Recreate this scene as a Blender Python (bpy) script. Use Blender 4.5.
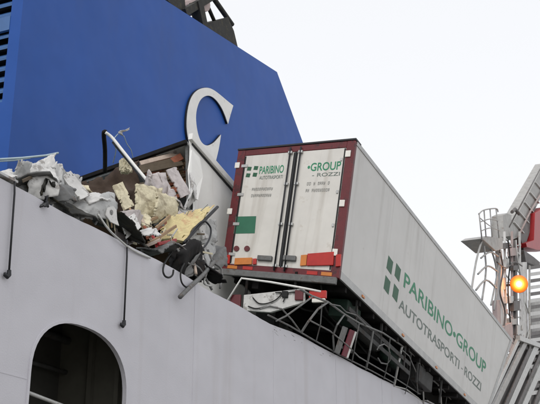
import bpy, bmesh, math, random
from mathutils import Vector, Matrix, noise
R = math.radians
scene = bpy.context.scene
for o in list(bpy.data.objects): bpy.data.objects.remove(o)
COL = scene.collection

# ------------------------------------------------------------------ camera
cam = bpy.data.cameras.new('Camera'); cam.lens = 66.67; cam.sensor_width = 36.0
cam.clip_start = 0.1; cam.clip_end = 3000
camo = bpy.data.objects.new('Camera', cam); COL.objects.link(camo)
camo.location = (0, 0, 1.7); camo.rotation_euler = (R(110), 0, 0)
scene.camera = camo
scene.render.resolution_x = 1024; scene.render.resolution_y = 766

# ------------------------------------------------------------------ sky, sun, exposure
SUN_AZ, SUN_EL = R(200), R(48)          # azimuth clockwise from +Y: behind the camera
w = bpy.data.worlds.new('World'); scene.world = w; w.use_nodes = True
nt = w.node_tree; nt.nodes.clear()
sky = nt.nodes.new('ShaderNodeTexSky'); sky.sky_type = 'NISHITA'; sky.sun_disc = False
sky.sun_elevation = SUN_EL; sky.sun_rotation = SUN_AZ; sky.air_density = 1.0; sky.dust_density = 4.0
hs = nt.nodes.new('ShaderNodeHueSaturation'); hs.inputs['Saturation'].default_value = 0.12
b1 = nt.nodes.new('ShaderNodeBackground'); b1.inputs['Strength'].default_value = 0.05
b2 = nt.nodes.new('ShaderNodeBackground'); b2.inputs['Color'].default_value = (0.95, 0.965, 1.0, 1)
b2.inputs['Strength'].default_value = 0.85                     # even cloud cover
ad = nt.nodes.new('ShaderNodeAddShader'); wo = nt.nodes.new('ShaderNodeOutputWorld')
L = nt.links.new
L(sky.outputs[0], hs.inputs['Color']); L(hs.outputs[0], b1.inputs['Color'])
L(b1.outputs[0], ad.inputs[0]); L(b2.outputs[0], ad.inputs[1]); L(ad.outputs[0], wo.inputs['Surface'])
sl = bpy.data.lights.new('Sun', 'SUN'); sl.energy = 0.6; sl.angle = R(25); sl.color = (1.0, 0.96, 0.9)
slo = bpy.data.objects.new('Sun', sl); COL.objects.link(slo)
sd = Vector((math.sin(SUN_AZ)*math.cos(SUN_EL), math.cos(SUN_AZ)*math.cos(SUN_EL), math.sin(SUN_EL)))
slo.rotation_euler = sd.to_track_quat('Z', 'Y').to_euler(); slo.location = sd*60
vs = scene.view_settings; vs.view_transform = 'Standard'; vs.look = 'None'; vs.gamma = 1; vs.exposure = 0.0
vs.use_curve_mapping = False

# ------------------------------------------------------------------ materials
MATS = {}
def mat(name, col, rough=0.6, var=0.12, vscale=3.0, bump=0.0, bscale=20.0, metal=0.0, streak=None, spots=None,
        emit=None, spec=0.4, bump2=0.0, b2scale=1.0):
    m = bpy.data.materials.new(name); m.use_nodes = True; n = m.node_tree; N = n.nodes.new; K = n.links.new
    bs = n.nodes['Principled BSDF']; bs.inputs['Roughness'].default_value = rough; bs.inputs['Metallic'].default_value = metal
    bs.inputs['Specular IOR Level'].default_value = spec
    tc = N('ShaderNodeTexCoord'); src = tc.outputs['Object']
    nz = N('ShaderNodeTexNoise'); nz.inputs['Scale'].default_value = vscale; nz.inputs['Detail'].default_value = 4
    nz.inputs['Roughness'].default_value = 0.65
    K(src, nz.inputs['Vector'])
    cr = N('ShaderNodeValToRGB'); c = Vector(col)
    cr.color_ramp.elements[0].position = 0.3; cr.color_ramp.elements[1].position = 0.7
    cr.color_ramp.elements[0].color = (*[x*(1-var) for x in c], 1); cr.color_ramp.elements[1].color = (*[min(1, x*(1+var*0.7)) for x in c], 1)
    K(nz.outputs['Fac'], cr.inputs['Fac']); out = cr.outputs['Color']
    if streak:                                            # thin run-down dirt: (colour, amount, scale, threshold)
        mp = N('ShaderNodeMapping'); mp.inputs['Scale'].default_value = (streak[2], streak[2], streak[2]*0.06)
        K(src, mp.inputs['Vector'])
        s = N('ShaderNodeTexNoise'); s.inputs['Scale'].default_value = 1.0; s.inputs['Detail'].default_value = 5; K(mp.outputs[0], s.inputs['Vector'])
        r = N('ShaderNodeMapRange'); r.inputs['From Min'].default_value = streak[3]; r.inputs['From Max'].default_value = streak[3]+0.2
        r.inputs['To Max'].default_value = streak[1]; K(s.outputs['Fac'], r.inputs['Value'])
        mx = N('ShaderNodeMix'); mx.data_type = 'RGBA'; K(r.outputs[0], mx.inputs['Factor']); K(out, mx.inputs['A'])
        mx.inputs['B'].default_value = (*streak[0], 1); out = mx.outputs['Result']
    if spots:                                             # irregular stains: (colour, amount, scale, threshold)
        s = N('ShaderNodeTexNoise'); s.inputs['Scale'].default_value = spots[2]; s.inputs['Detail'].default_value = 5; s.inputs['Roughness'].default_value = 0.7
        ofs = N('ShaderNodeMapping'); ofs.inputs['Location'].default_value = (7.3, 2.1, 5.5); K(src, ofs.inputs['Vector']); K(ofs.outputs[0], s.inputs['Vector'])
        r = N('ShaderNodeMapRange'); r.inputs['From Min'].default_value = spots[3]; r.inputs['From Max'].default_value = spots[3]+0.06
        r.inputs['To Max'].default_value = spots[1]; K(s.outputs['Fac'], r.inputs['Value'])
        mx = N('ShaderNodeMix'); mx.data_type = 'RGBA'; K(r.outputs[0], mx.inputs['Factor']); K(out, mx.inputs['A'])
        mx.inputs['B'].default_value = (*spots[0], 1); out = mx.outputs['Result']
    K(out, bs.inputs['Base Color'])
    last = None
    for amt, sc in ((bump, bscale), (bump2, b2scale)):
        if amt > 0:
            b = N('ShaderNodeBump'); b.inputs['Strength'].default_value = 1.0; b.inputs['Distance'].default_value = amt
            q = N('ShaderNodeTexNoise'); q.inputs['Scale'].default_value = sc; q.inputs['Detail'].default_value = 2; K(src, q.inputs['Vector'])
            K(q.outputs['Fac'], b.inputs['Height'])
            if last: K(last, b.inputs['Normal'])
            last = b.outputs['Normal']
    if last: K(last, bs.inputs['Normal'])
    if emit:
        bs.inputs['Emission Color'].default_value = (*emit[0], 1); bs.inputs['Emission Strength'].default_value = emit[1]
    MATS[name] = m; return m
M = MATS
mat('hull_paint', (0.545, 0.535, 0.57), 0.5, 0.05, 0.7, 0.0015, 60, streak=((0.33, 0.28, 0.25), 0.30, 2.2, 0.58), spots=((0.40, 0.34, 0.30), 0.35, 2.5, 0.70), bump2=0.05, b2scale=0.9)
mat('hull_trim', (0.50, 0.50, 0.50), 0.6, 0.2, 6, 0.003, 50, spots=((0.16, 0.10, 0.07), 0.7, 5, 0.58))
mat('shaded_wall', (0.055, 0.054, 0.046), 0.85, 0.3, 1.5, 0.01, 6)  # walls deep in the opening, their shade put into the colour
mat('lit_wall', (0.13, 0.125, 0.10), 0.8, 0.25, 1.5, 0.006, 6)  # paler copy for the side wall that catches light
mat('funnel_blue', (0.018, 0.085, 0.350), 0.5, 0.10, 0.5, 0.001, 60, spec=0.22, streak=((0.035, 0.075, 0.24), 0.3, 1.6, 0.58), bump2=0.045, b2scale=0.7)
mat('louvre_blue', (0.06, 0.15, 0.36), 0.5, 0.15, 2)
mat('letter_white', (0.78, 0.77, 0.74), 0.5, 0.06, 3, spots=((0.42, 0.38, 0.33), 0.4, 3, 0.62))
mat('black_edge', (0.012, 0.013, 0.016), 0.5, 0.2, 4)
mat('soot_gap_dark', (0.025, 0.024, 0.020), 0.75, 0.4, 4, 0.006, 20, spots=((0.07, 0.06, 0.03), 0.6, 6, 0.55))  # sooty gear and black scraps; also carries shade of the rubble gaps
mat('deck_paint', (0.10, 0.13, 0.11), 0.8, 0.2, 2, 0.003, 30)
mat('trailer_white', (0.575, 0.565, 0.545), 0.42, 0.05, 0.9, 0.0006, 90, streak=((0.27, 0.25, 0.22), 0.32, 3.0, 0.56), spots=((0.36, 0.34, 0.31), 0.35, 1.7, 0.66), bump2=0.03, b2scale=1.1)
mat('door_white', (0.63, 0.605, 0.56), 0.45, 0.07, 1.6, 0.0008, 80, streak=((0.34, 0.30, 0.25), 0.45, 5.0, 0.53), spots=((0.38, 0.32, 0.25), 0.3, 4, 0.62))
mat('dark_red', (0.115, 0.008, 0.012), 0.45, 0.25, 4, 0.002, 40, spots=((0.03, 0.008, 0.01), 0.7, 6, 0.55))
mat('post_red', (0.16, 0.012, 0.028), 0.5, 0.2, 6)
mat('under_grey', (0.045, 0.045, 0.044), 0.7, 0.35, 5, 0.003, 30, spots=((0.03, 0.02, 0.014), 0.7, 5, 0.55))
mat('under_green', (0.014, 0.035, 0.024), 0.65, 0.35, 5, 0.003, 30, spots=((0.03, 0.02, 0.014), 0.7, 5, 0.58))
mat('aluminium', (0.42, 0.42, 0.41), 0.45, 0.15, 5, 0.001, 40, metal=0.6)
mat('rubber', (0.018, 0.018, 0.018), 0.8, 0.2, 5)
mat('chassis', (0.012, 0.011, 0.011), 0.8, 0.4, 4, 0.003, 30, spec=0.2, spots=((0.03, 0.02, 0.014), 0.6, 5, 0.58))
mat('green_print', (0.020, 0.215, 0.105), 0.5, 0.15, 5)
mat('dark_green', (0.012, 0.090, 0.040), 0.5, 0.15, 5)
mat('green_sticker', (0.022, 0.135, 0.075), 0.5, 0.1, 6)
mat('grey_print', (0.125, 0.16, 0.14), 0.5, 0.15, 5)
mat('pale_print', (0.20, 0.20, 0.185), 0.55, 0.15, 5)
mat('red_lens', (0.42, 0.018, 0.012), 0.25, 0.12, 8)
mat('orange_lens', (0.55, 0.18, 0.03), 0.3, 0.12, 8)
mat('clear_lens', (0.75, 0.72, 0.66), 0.3, 0.08, 8)
mat('marker_maroon', (0.12, 0.02, 0.025), 0.4, 0.15, 8)
mat('foam_cream', (0.62, 0.56, 0.40), 0.9, 0.22, 6, 0.02, 14, spots=((0.26, 0.21, 0.14), 0.6, 4, 0.56))
mat('foam_yellow', (0.66, 0.55, 0.29), 0.85, 0.18, 5, 0.015, 14, spots=((0.50, 0.26, 0.16), 0.55, 3.5, 0.55))
mat('skin_white', (0.60, 0.59, 0.57), 0.6, 0.16, 6, 0.006, 18, spots=((0.20, 0.18, 0.16), 0.7, 5, 0.55))
mat('wall_white', (0.86, 0.85, 0.82), 0.5, 0.05, 2, 0.002, 30, streak=((0.50, 0.45, 0.37), 0.4, 4, 0.60))
mat('skin_grey', (0.40, 0.40, 0.39), 0.55, 0.22, 6, 0.006, 18, spots=((0.12, 0.11, 0.10), 0.7, 5, 0.57))
mat('film_pink', (0.50, 0.45, 0.44), 0.5, 0.2, 6, 0.008, 18, spots=((0.20, 0.17, 0.15), 0.5, 5, 0.58))
mat('tarp_brown', (0.060, 0.038, 0.026), 0.8, 0.25, 3, 0.012, 9, spots=((0.11, 0.03, 0.03), 0.5, 5, 0.62))
mat('plywood', (0.13, 0.085, 0.050), 0.75, 0.25, 4, 0.003, 30)
mat('board_tan', (0.36, 0.24, 0.14), 0.75, 0.25, 8, 0.003, 40)
mat('board_red', (0.30, 0.10, 0.055), 0.75, 0.25, 8, 0.003, 40)
mat('board_dark', (0.10, 0.075, 0.05), 0.8, 0.25, 8, 0.003, 40)
mat('board_pale', (0.50, 0.40, 0.33), 0.75, 0.2, 8, 0.003, 40)
mat('pale_metal', (0.48, 0.48, 0.46), 0.45, 0.15, 8, 0.002, 40, metal=0.2, spots=((0.20, 0.14, 0.10), 0.6, 7, 0.6))
mat('dull_metal', (0.14, 0.14, 0.137), 0.55, 0.25, 8, 0.002, 40, metal=0.3, spots=((0.09, 0.055, 0.035), 0.6, 7, 0.57))
mat('rail_grey', (0.16, 0.16, 0.155), 0.5, 0.25, 8, 0.002, 40, metal=0.2, spots=((0.10, 0.06, 0.04), 0.6, 7, 0.57))
mat('rail_cyan', (0.42, 0.52, 0.56), 0.5, 0.1, 6)
mat('crane_grey', (0.38, 0.37, 0.35), 0.55, 0.2, 3, 0.003, 30, spots=((0.18, 0.12, 0.09), 0.5, 4, 0.60))
mat('crane_pale', (0.56, 0.55, 0.53), 0.5, 0.12, 3, 0.002, 30, spots=((0.30, 0.22, 0.17), 0.5, 4, 0.62))
mat('crane_dark', (0.12, 0.11, 0.105), 0.6, 0.3, 3, 0.003, 30, spots=((0.10, 0.05, 0.03), 0.6, 4, 0.56))
mat('crane_red', (0.36, 0.012, 0.016), 0.45, 0.15, 2, 0.002, 30)
mat('crane_pink', (0.42, 0.33, 0.31), 0.6, 0.2, 3)
lmat = mat('lamp_lens', (0.75, 0.20, 0.03), 0.4, 0.05, 3)                     # frosted amber lens, lamp glow and halo put into its emission, fading outward
_n = lmat.node_tree; _tc = _n.nodes.new('ShaderNodeTexCoord'); _ln = _n.nodes.new('ShaderNodeVectorMath'); _ln.operation = 'LENGTH'
_cr = _n.nodes.new('ShaderNodeValToRGB'); _el = _cr.color_ramp.elements
_el[0].position = 0.09; _el[0].color = (1.0, 0.80, 0.42, 1); _el[1].position = 0.35; _el[1].color = (0.05, 0.006, 0.001, 1)
for _p, _c in ((0.15, (0.9, 0.42, 0.08, 1)), (0.21, (0.45, 0.10, 0.008, 1)), (0.28, (0.17, 0.025, 0.002, 1))):
    _e = _el.new(_p); _e.color = _c
_n.links.new(_tc.outputs['Object'], _ln.inputs[0]); _n.links.new(_ln.outputs['Value'], _cr.inputs['Fac'])
_b = _n.nodes['Principled BSDF']; _n.links.new(_cr.outputs['Color'], _b.inputs['Emission Color']); _b.inputs['Emission Strength'].default_value = 4.0
mat('concrete', (0.30, 0.29, 0.27), 0.9, 0.15, 0.6, 0.004, 15, spots=((0.16, 0.155, 0.15), 0.6, 0.5, 0.58))
mat('water', (0.010, 0.022, 0.022), 0.08, 0.2, 0.3, bump=0.05, bscale=1.5, spec=0.5)
mat('seabed', (0.06, 0.06, 0.05), 0.9)

# ------------------------------------------------------------------ frames of reference
CAM = Vector((0, 0, 1.7)); S20, C20 = math.sin(R(20)), math.cos(R(20))
YAW = R(23.7); D = Vector((math.sin(YAW), math.cos(YAW), 0)); NRM = Vector((-math.cos(YAW), math.sin(YAW), 0)); O = Vector((1.10, 18.2, 0))
SHIP = Matrix(((D.x, NRM.x, 0, O.x), (D.y, NRM.y, 0, O.y), (0, 0, 1, 0), (0, 0, 0, 1)))     # local x along ship, y inboard, z up
def ray(px, py):
    x, y = (px-270)/1000, (py-202)/1000
    return Vector((x, y*S20+C20, -y*C20+S20))
def at(px, py, n):                                     # survey: sight line met with the upright plane n metres inboard of the hull
    r = ray(px, py); t = (n-(CAM-O).dot(NRM))/r.dot(NRM); P = CAM+t*r
    return Vector(((P-O).dot(D), n, P.z))
HT = 5.40                                              # hull top
DECK = 5.25

# ------------------------------------------------------------------ mesh helpers
def soft_path(pts, k=5):                               # rounded path through the points, for bent tube and hose
    P = [Vector(p) for p in pts]
    if len(P) < 3: return P
    out = []
    for i in range(len(P)-1):
        p0, p1, p2, p3 = P[max(0, i-1)], P[i], P[i+1], P[min(len(P)-1, i+2)]
        for j in range(k):
            t = j/k; out.append(0.5*((2*p1)+(p2-p0)*t+(2*p0-5*p1+4*p2-p3)*t*t+(3*p1-p0-3*p2+p3)*t**3))
    return out+[P[-1]]
class MB:
    def __init__(s): s.v = []; s.f = []
    def add(s, vs, fs):
        k = len(s.v); s.v += [Vector(v) for v in vs]; s.f += [[i+k for i in f] for f in fs]; return s
    def box(s, a, b):
        x0, y0, z0 = a; x1, y1, z1 = b
        return s.add([(x0,y0,z0),(x1,y0,z0),(x1,y1,z0),(x0,y1,z0),(x0,y0,z1),(x1,y0,z1),(x1,y1,z1),(x0,y1,z1)],
                     [(3,2,1,0),(4,5,6,7),(0,1,5,4),(1,2,6,5),(2,3,7,6),(3,0,4,7)])
    def hexa(s, p):                                    # eight corners: bottom ring then top ring
        return s.add(p, [(3,2,1,0),(4,5,6,7),(0,1,5,4),(1,2,6,5),(2,3,7,6),(3,0,4,7)])
    def prism(s, pts, ext):
        n = len(pts); e = Vector(ext); P = [Vector(p) for p in pts]
        return s.add(P+[p+e for p in P], [list(range(n))[::-1], list(range(n, 2*n))]+[(i,(i+1)%n,n+(i+1)%n,n+i) for i in range(n)])
    def tube(s, pts, r, seg=8, cap=True):
        P = [Vector(p) for p in pts]; n = len(P); rs = r if isinstance(r, (list, tuple)) else [r]*n
        vs = []; up = None
        for i in range(n):
            t = (P[min(i+1, n-1)]-P[max(i-1, 0)]).normalized()
            if up is None: up = Vector((0,0,1)) if abs(t.z) < 0.9 else Vector((1,0,0))
            u = t.cross(up).normalized(); v = u.cross(t).normalized(); up = v
            for k in range(seg):
                a = 2*math.pi*(k+0.5)/seg; vs.append(P[i]+u*(rs[i]*math.cos(a))+v*(rs[i]*math.sin(a)))
        fs = [(i*seg+k, i*seg+(k+1)%seg, (i+1)*seg+(k+1)%seg, (i+1)*seg+k) for i in range(n-1) for k in range(seg)]
        if cap: fs += [list(range(seg))[::-1], list(range((n-1)*seg, n*seg))]
        return s.add(vs, fs)
    def bar(s, a, b, w, h, up=(0,0,1)):
        a, b = Vector(a), Vector(b); t = (b-a).normalized(); up = Vector(up)
        if abs(t.dot(up)) > 0.95: up = Vector((1,0,0))
        u = t.cross(up).normalized()*w/2; v = u.cross(t).normalized()*h/2
        return s.hexa([a-u-v, a+u-v, b+u-v, b-u-v, a-u+v, a+u+v, b+u+v, b-u+v])
    def disc(s, c, axis, r, h, seg=20, r2=None):
        c = Vector(c); ax = Vector(axis).normalized()
        return s.tube([c, c+ax*h], [r, r if r2 is None else r2], seg)
    def build(s, name, material, parent=None, smooth=False, bevel=0, fn=None, fix=True):
        vs = [fn(v) for v in s.v] if fn else s.v
        me = bpy.data.meshes.new(name); me.from_pydata([tuple(v) for v in vs], [], s.f)
        if fix:
            bm = bmesh.new(); bm.from_mesh(me); bmesh.ops.recalc_face_normals(bm, faces=bm.faces); bm.to_mesh(me); bm.free()
        me.materials.append(M[material])
        if smooth:
            for p in me.polygons: p.use_smooth = True
        o = bpy.data.objects.new(name, me); COL.objects.link(o)
        if parent: o.parent = parent
        if bevel:
            b = o.modifiers.new('bevel', 'BEVEL'); b.width = bevel; b.segments = 2; b.limit_method = 'ANGLE'
        return o
def tag(o, label=None, cat=None, group=None, kind=None):
    if label: o['label'] = label
    if cat: o['category'] = cat
    if group: o['group'] = group
    if kind: o['kind'] = kind
    return o
def empty(name, mw):
    o = bpy.data.objects.new(name, None); COL.objects.link(o); o.matrix_world = mw; o.empty_display_size = 0.3; return o
def ship_empty(name, p):                               # an Empty standing at ship point p, axes along the ship
    return empty(name, SHIP @ Matrix.Translation(Vector(p)))
def settle(o, base=None):                              # mesh built in ship coordinates becomes a thing with its origin at its base
    vs = [v.co for v in o.data.vertices]
    c = base or Vector((sum(v.x for v in vs)/len(vs), sum(v.y for v in vs)/len(vs), min(v.z for v in vs)))
    o.data.transform(Matrix.Translation(-Vector(c))); o.matrix_world = SHIP @ Matrix.Translation(Vector(c)); return o
def curve_mesh(name, loops, ext, material, parent=None, mw=None):   # filled outline with holes, extruded; local x,y -> via matrix
    cu = bpy.data.curves.new(name, 'CURVE'); cu.dimensions = '2D'; cu.fill_mode = 'BOTH'; cu.extrude = ext
    for lp in loops:
        sp = cu.splines.new('POLY'); sp.points.add(len(lp)-1); sp.use_cyclic_u = True
        for i, p in enumerate(lp): sp.points[i].co = (p[0], p[1], 0, 1)
    return _curve2mesh(name, cu, material, parent, mw)
def _curve2mesh(name, cu, material, parent, mw, fn=None):
    t = bpy.data.objects.new('tmp', cu); COL.objects.link(t)
    dg = bpy.context.evaluated_depsgraph_get(); me = bpy.data.meshes.new_from_object(t.evaluated_get(dg))
    bpy.data.objects.remove(t); bpy.data.curves.remove(cu)
    if mw is not None: me.transform(mw)
    if fn:
        for v in me.vertices: v.co = fn(v.co)
    me.name = name; me.materials.clear(); me.materials.append(M[material])
    o = bpy.data.objects.new(name, me); COL.objects.link(o)
    if parent: o.parent = parent
    return o
def text_mesh(name, txt, size, mw, material, parent, sx=1.0, fn=None, bold=0.0, ext=0.001, space=1.0):
    cu = bpy.data.curves.new(name, 'FONT'); cu.body = txt; cu.size = size; cu.extrude = ext; cu.offset = bold; cu.space_character = space
    return _curve2mesh(name, cu, material, parent, mw @ Matrix.Diagonal((sx, 1, 1, 1)), fn)

# ------------------------------------------------------------------ setting: quay, water
q = MB()
def shp(s, n, z): return SHIP @ Vector((s, n, z))
tag(MB().prism([shp(-400,-1.2,0), shp(600,-1.2,0), shp(600,-700,0), shp(-400,-700,0)], (0,0,-4)).build('quay', 'concrete'), kind='structure')
tag(MB().add([shp(-1500,1500,-1.6), shp(-1500,-1.21,-1.6), shp(2000,-1.21,-1.6), shp(2000,1500,-1.6)], [(0,1,2,3)]).build('water', 'water', fix=False), kind='structure')
tag(MB().prism([shp(-400,-1.195,0.0), shp(600,-1.195,0.0), shp(600,-1.6,0.0), shp(-400,-1.6,0.0)], (0,0,0.14)).build('quay_kerb', 'concrete'), kind='structure')

# ------------------------------------------------------------------ the ferry
ferry = empty('ferry', SHIP)
tag(ferry, 'white hulled ferry with a big blue funnel and an arched opening in its side', 'ferry')
rnd = random.Random(4)
TOP = Matrix(((1,0,0,0),(0,0,1,0.0),(0,1,0,0),(0,0,0,1)))        # curve x,y -> ship s,z
def hull_top(s):
    e = 0.0
    if -9 < s < 7: e = 0.03*noise.noise(Vector((s*0.9, 3.1, 0)))+0.006*noise.noise(Vector((s*6, 1, 0)))
    if -5.6 < s < -1.2: e -= 0.05*math.sin((s+5.6)/4.4*math.pi)
    return HT+e
outer = [(-30, -2.6)]+[(30, -2.6), (34, HT)]
s = 20.0
while s > -20: outer.append((s, hull_top(s))); s -= 0.13
outer += [(-34, HT)]
cx, hw, zs, zt = -7.88, 0.92, 3.56, 4.21                           # arched opening
arch = []
for k in range(25):
    a = math.pi*k/24; ca, sa = math.cos(a), math.sin(a)
    arch.append((cx+hw*math.copysign(abs(ca)**0.86, ca), zs+(zt-zs)*abs(sa)**0.86))
for k in range(9):
    a = math.pi*k/8; arch.append((cx-hw+0.25-0.25*math.cos(math.pi*k/16), 2.2-0.25*math.sin(math.pi*k/16)))
for k in range(9):
    arch.append((cx+hw-0.25+0.25*math.sin(math.pi*k/16), 2.2-0.25*math.cos(math.pi*k/16)))
hull = curve_mesh('hull_side', [outer, arch], 0.022, 'hull_paint', ferry, Matrix.Translation((0, 0.022, 0)) @ TOP)
# raised welded rim round the arched opening
rim = [Vector((p[0], -0.006, p[1])) for p in arch]
rb = MB()
n = len(rim); rc = Vector((cx, 0, 3.1))
rin = [Vector((cx+(p.x-cx)*1.0, 0, p.z)) for p in rim]; rout = [Vector((cx+(p.x-cx)*1.035, 0, 3.1+(p.z-3.1)*1.028)) for p in rim]
vs = [Vector((p.x, -0.012, p.z)) for p in rin]+[Vector((p.x, -0.012, p.z)) for p in rout]+[Vector((p.x, 0.004, p.z)) for p in rin]+[Vector((p.x, 0.004, p.z)) for p in rout]
fs = []
for i in range(n):
    j = (i+1) % n
    fs += [(i, j, n+j, n+i), (n+i, n+j, 3*n+j, 3*n+i), (2*n+j, 2*n+i, 3*n+i, 3*n+j), (i, 2*n+i, 2*n+j, j)]
rb.add(vs, fs).build('opening_rim', 'hull_paint', ferry)
# mooring space behind the opening
MB().box((-12.5, 1.25, 1.70), (-6.56, 1.35, 5.05)).build('inner_bulkhead', 'shaded_wall', ferry)
MB().box((-12.7, 0.09, 1.70), (-12.5, 1.35, 5.05)).build('inner_bulkhead', 'shaded_wall', ferry)
MB().box((-6.55, 0.09, 1.70), (-6.40, 1.35, 5.05)).build('inner_bulkhead', 'lit_wall', ferry)
MB().box((-12.7, 0.09, 1.50), (-6.4, 1.35, 1.70)).build('inner_floor', 'shaded_wall', ferry)
MB().box((-12.49, 1.17, 3.05), (-6.56, 1.245, 3.13)).build('inner_stiffener', 'shaded_wall', ferry)
ir = MB(); a = at(24, 391, 0.35); b = at(62, 405.5, 0.35); dv = (b-a).normalized()
ir.tube([a-dv*1.2, b+dv*1.6], 0.022, 8)
ir.build('inner_rail', 'pale_metal', ferry, smooth=True)
for t in (-0.9, 1.5):
    p = a+dv*t; MB().tube([(p.x, 0.36, 1.7), (p.x, 0.36, p.z-0.01)], 0.02, 8).build('inner_rail_post', 'pale_metal', ferry, smooth=True)
# deck and far side of hull
MB().box((-33, 0.09, DECK-0.15), (33, 13.79, DECK)).build('deck', 'deck_paint', ferry)
MB().box((-33, 13.8, -2.6), (33, 14.0, HT)).build('hull_side', 'hull_paint', ferry)
MB().box((-33.2, 0.0, -2.6), (-33.0, 14.0, HT-0.01)).build('stern_plate', 'hull_paint', ferry)
MB().prism([(33.0, 0.0, -2.6), (33.0, 14.0, -2.6), (41, 7.6, -2.6), (41, 6.4, -2.6)], (0, 0, 2.6+HT-0.02)).build('bow_plate', 'hull_paint', ferry)
# flat capping bar along the bulwark, bent where the trailer came over it
for s0, s1 in ((-20, -9.3), (6.6, 19.5)):
    MB().box((s0, -0.03, HT+0.03), (s1, 0.23, HT+0.055)).build('bulwark_cap', 'hull_trim', ferry)
for sx_ in (-10.4, -5.3, -2.6, 0.3, 3.1, 5.9, 8.7):
    MB().box((sx_-0.008, -0.0035, -2.5), (sx_+0.008, 0.01, hull_top(sx_)-0.03)).build('weld_seam', 'hull_paint', ferry)
for x0_, x1_ in ((-6.9, 16), (-20, -8.85)):
    MB().box((x0_, -0.003, 3.47), (x1_, 0.01, 3.482)).build('weld_seam', 'hull_paint', ferry)
for zz_, rr_ in ((4.4, 0.05), (4.0, 0.03), (2.9, 0.04)):
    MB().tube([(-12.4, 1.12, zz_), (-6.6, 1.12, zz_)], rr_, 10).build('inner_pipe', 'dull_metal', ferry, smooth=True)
for nn_ in (0.35, 0.75):
    MB().box((-6.63, nn_-0.03, 1.7), (-6.551, nn_+0.03, 5.0)).build('inner_stiffener', 'lit_wall', ferry)
# ------------------------------------------------------------------ funnel
NF = 5.5; FD = 4.6
def fp(px, py): p = at(px, py, NF); return (p.x, p.z)
c0 = fp(16, 75)[0]
pA, pB, pC = fp(165, 0), fp(277, 72), fp(302, 140)
sl_ = (pB[1]-pA[1])/(pB[0]-pA[0])
ztl = pA[1]+(c0-pA[0])*sl_
zslope = (pC[1]-pB[1])/(pC[0]-pB[0])
pD = (pC[0]+1.4, pC[1]+1.4*zslope*1.0)
outl = [(c0, DECK), (c0, ztl), pB, pC, pD, (pD[0]+0.6, DECK)]
LZ0, LZ1, LN0, LN1 = 10.35, 13.6, NF+0.06, NF+3.0                  # louvre recess on the end face
fun = MB()
def F(s, n, z): return Vector((s, n, z))
n1 = NF+FD; k = len(outl)
fr = [F(x, NF, z) for x, z in outl]; bk = [F(x, n1, z) for x, z in outl]
fun.add(fr+bk, [list(range(k)), list(range(k, 2*k))[::-1]]+[(i, k+i, k+(i+1) % k, (i+1) % k) for i in range(1, k)])
# end face (s = c0) as a frame round the louvre opening
e = [(NF, DECK), (n1, DECK), (n1, ztl), (NF, ztl)]; h = [(LN0+0.22, LZ0), (LN1, LZ0), (LN1, LZ1), (LN0+0.22, LZ1)]
fun.add([F(c0, *p) for p in e]+[F(c0, *p) for p in h]+[F(c0+0.35, *p) for p in h],
        [(0,1,5,4),(1,2,6,5),(2,3,7,6),(3,0,4,7),(4,5,9,8),(5,6,10,9),(6,7,11,10),(7,4,8,11)])
funnel = fun.build('funnel', 'funnel_blue', ferry, fix=True)
MB().box((c0+0.33, LN0+0.2, LZ0-0.02), (c0+0.36, LN1+0.02, LZ1+0.02)).build('louvre_backing', 'black_edge', funnel)
zz = LZ0+0.02
while zz < LZ1-0.1:
    if not (12.00 < zz < 12.30):
        MB().prism([F(c0+0.02, LN0+0.221, zz), F(c0+0.16, LN0+0.221, zz+0.15), F(c0+0.19, LN0+0.221, zz+0.12), F(c0+0.03, LN0+0.221, zz-0.05)], (0, LN1-LN0-0.222, 0)).build('slat', 'louvre_blue', funnel)
    zz += 0.25
MB().box((c0-0.01, LN0+0.222, 11.98), (c0+0.06, LN1-0.001, 12.30)).build('louvre_bar', 'louvre_blue', funnel)
# the letter C: raised, white with a black return
CP = [(208.7,87.2),(200,88.5),(193,95),(189,107),(187.3,124),(189,139),(193,151),(200,160),(209,164),(216.4,162),(219.8,148),(221.8,134.5),(219,138),(214.5,143),(208,146),
      (203,143.5),(199.5,137),(197,125),(196.6,113),(199.5,102),(204,96.5),(210,95),(216,98.5),(222,106.5),(226,115.5),(228.8,124),(231,115.5),(234,105.5),(229,101.5),(222,95.5),(215,90)]
def smooth_loop(P, corners, it=2):
    for _ in range(it):
        Q = []; nc = set()
        for i, p in enumerate(P):
            if i in corners: nc.add(len(Q)); Q.append(p); continue
            a, b = P[i-1], P[(i+1) % len(P)]
            Q += [(p[0]*0.75+a[0]*0.25, p[1]*0.75+a[1]*0.25), (p[0]*0.75+b[0]*0.25, p[1]*0.75+b[1]*0.25)]
        P, corners = Q, nc
    return P
lc = smooth_loop([(at(x, y, NF-0.10).x, at(x, y, NF-0.10).z) for x, y in CP], {9, 11, 25, 27})
curve_mesh('letter', [[(x-0.02, z) for x, z in lc]], 0.025, 'black_edge', funnel, Matrix.Translation((0, NF-0.035, 0)) @ TOP)
curve_mesh('letter_face', [lc], 0.008, 'letter_white', funnel, Matrix.Translation((0, NF-0.07, 0)) @ TOP)
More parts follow.
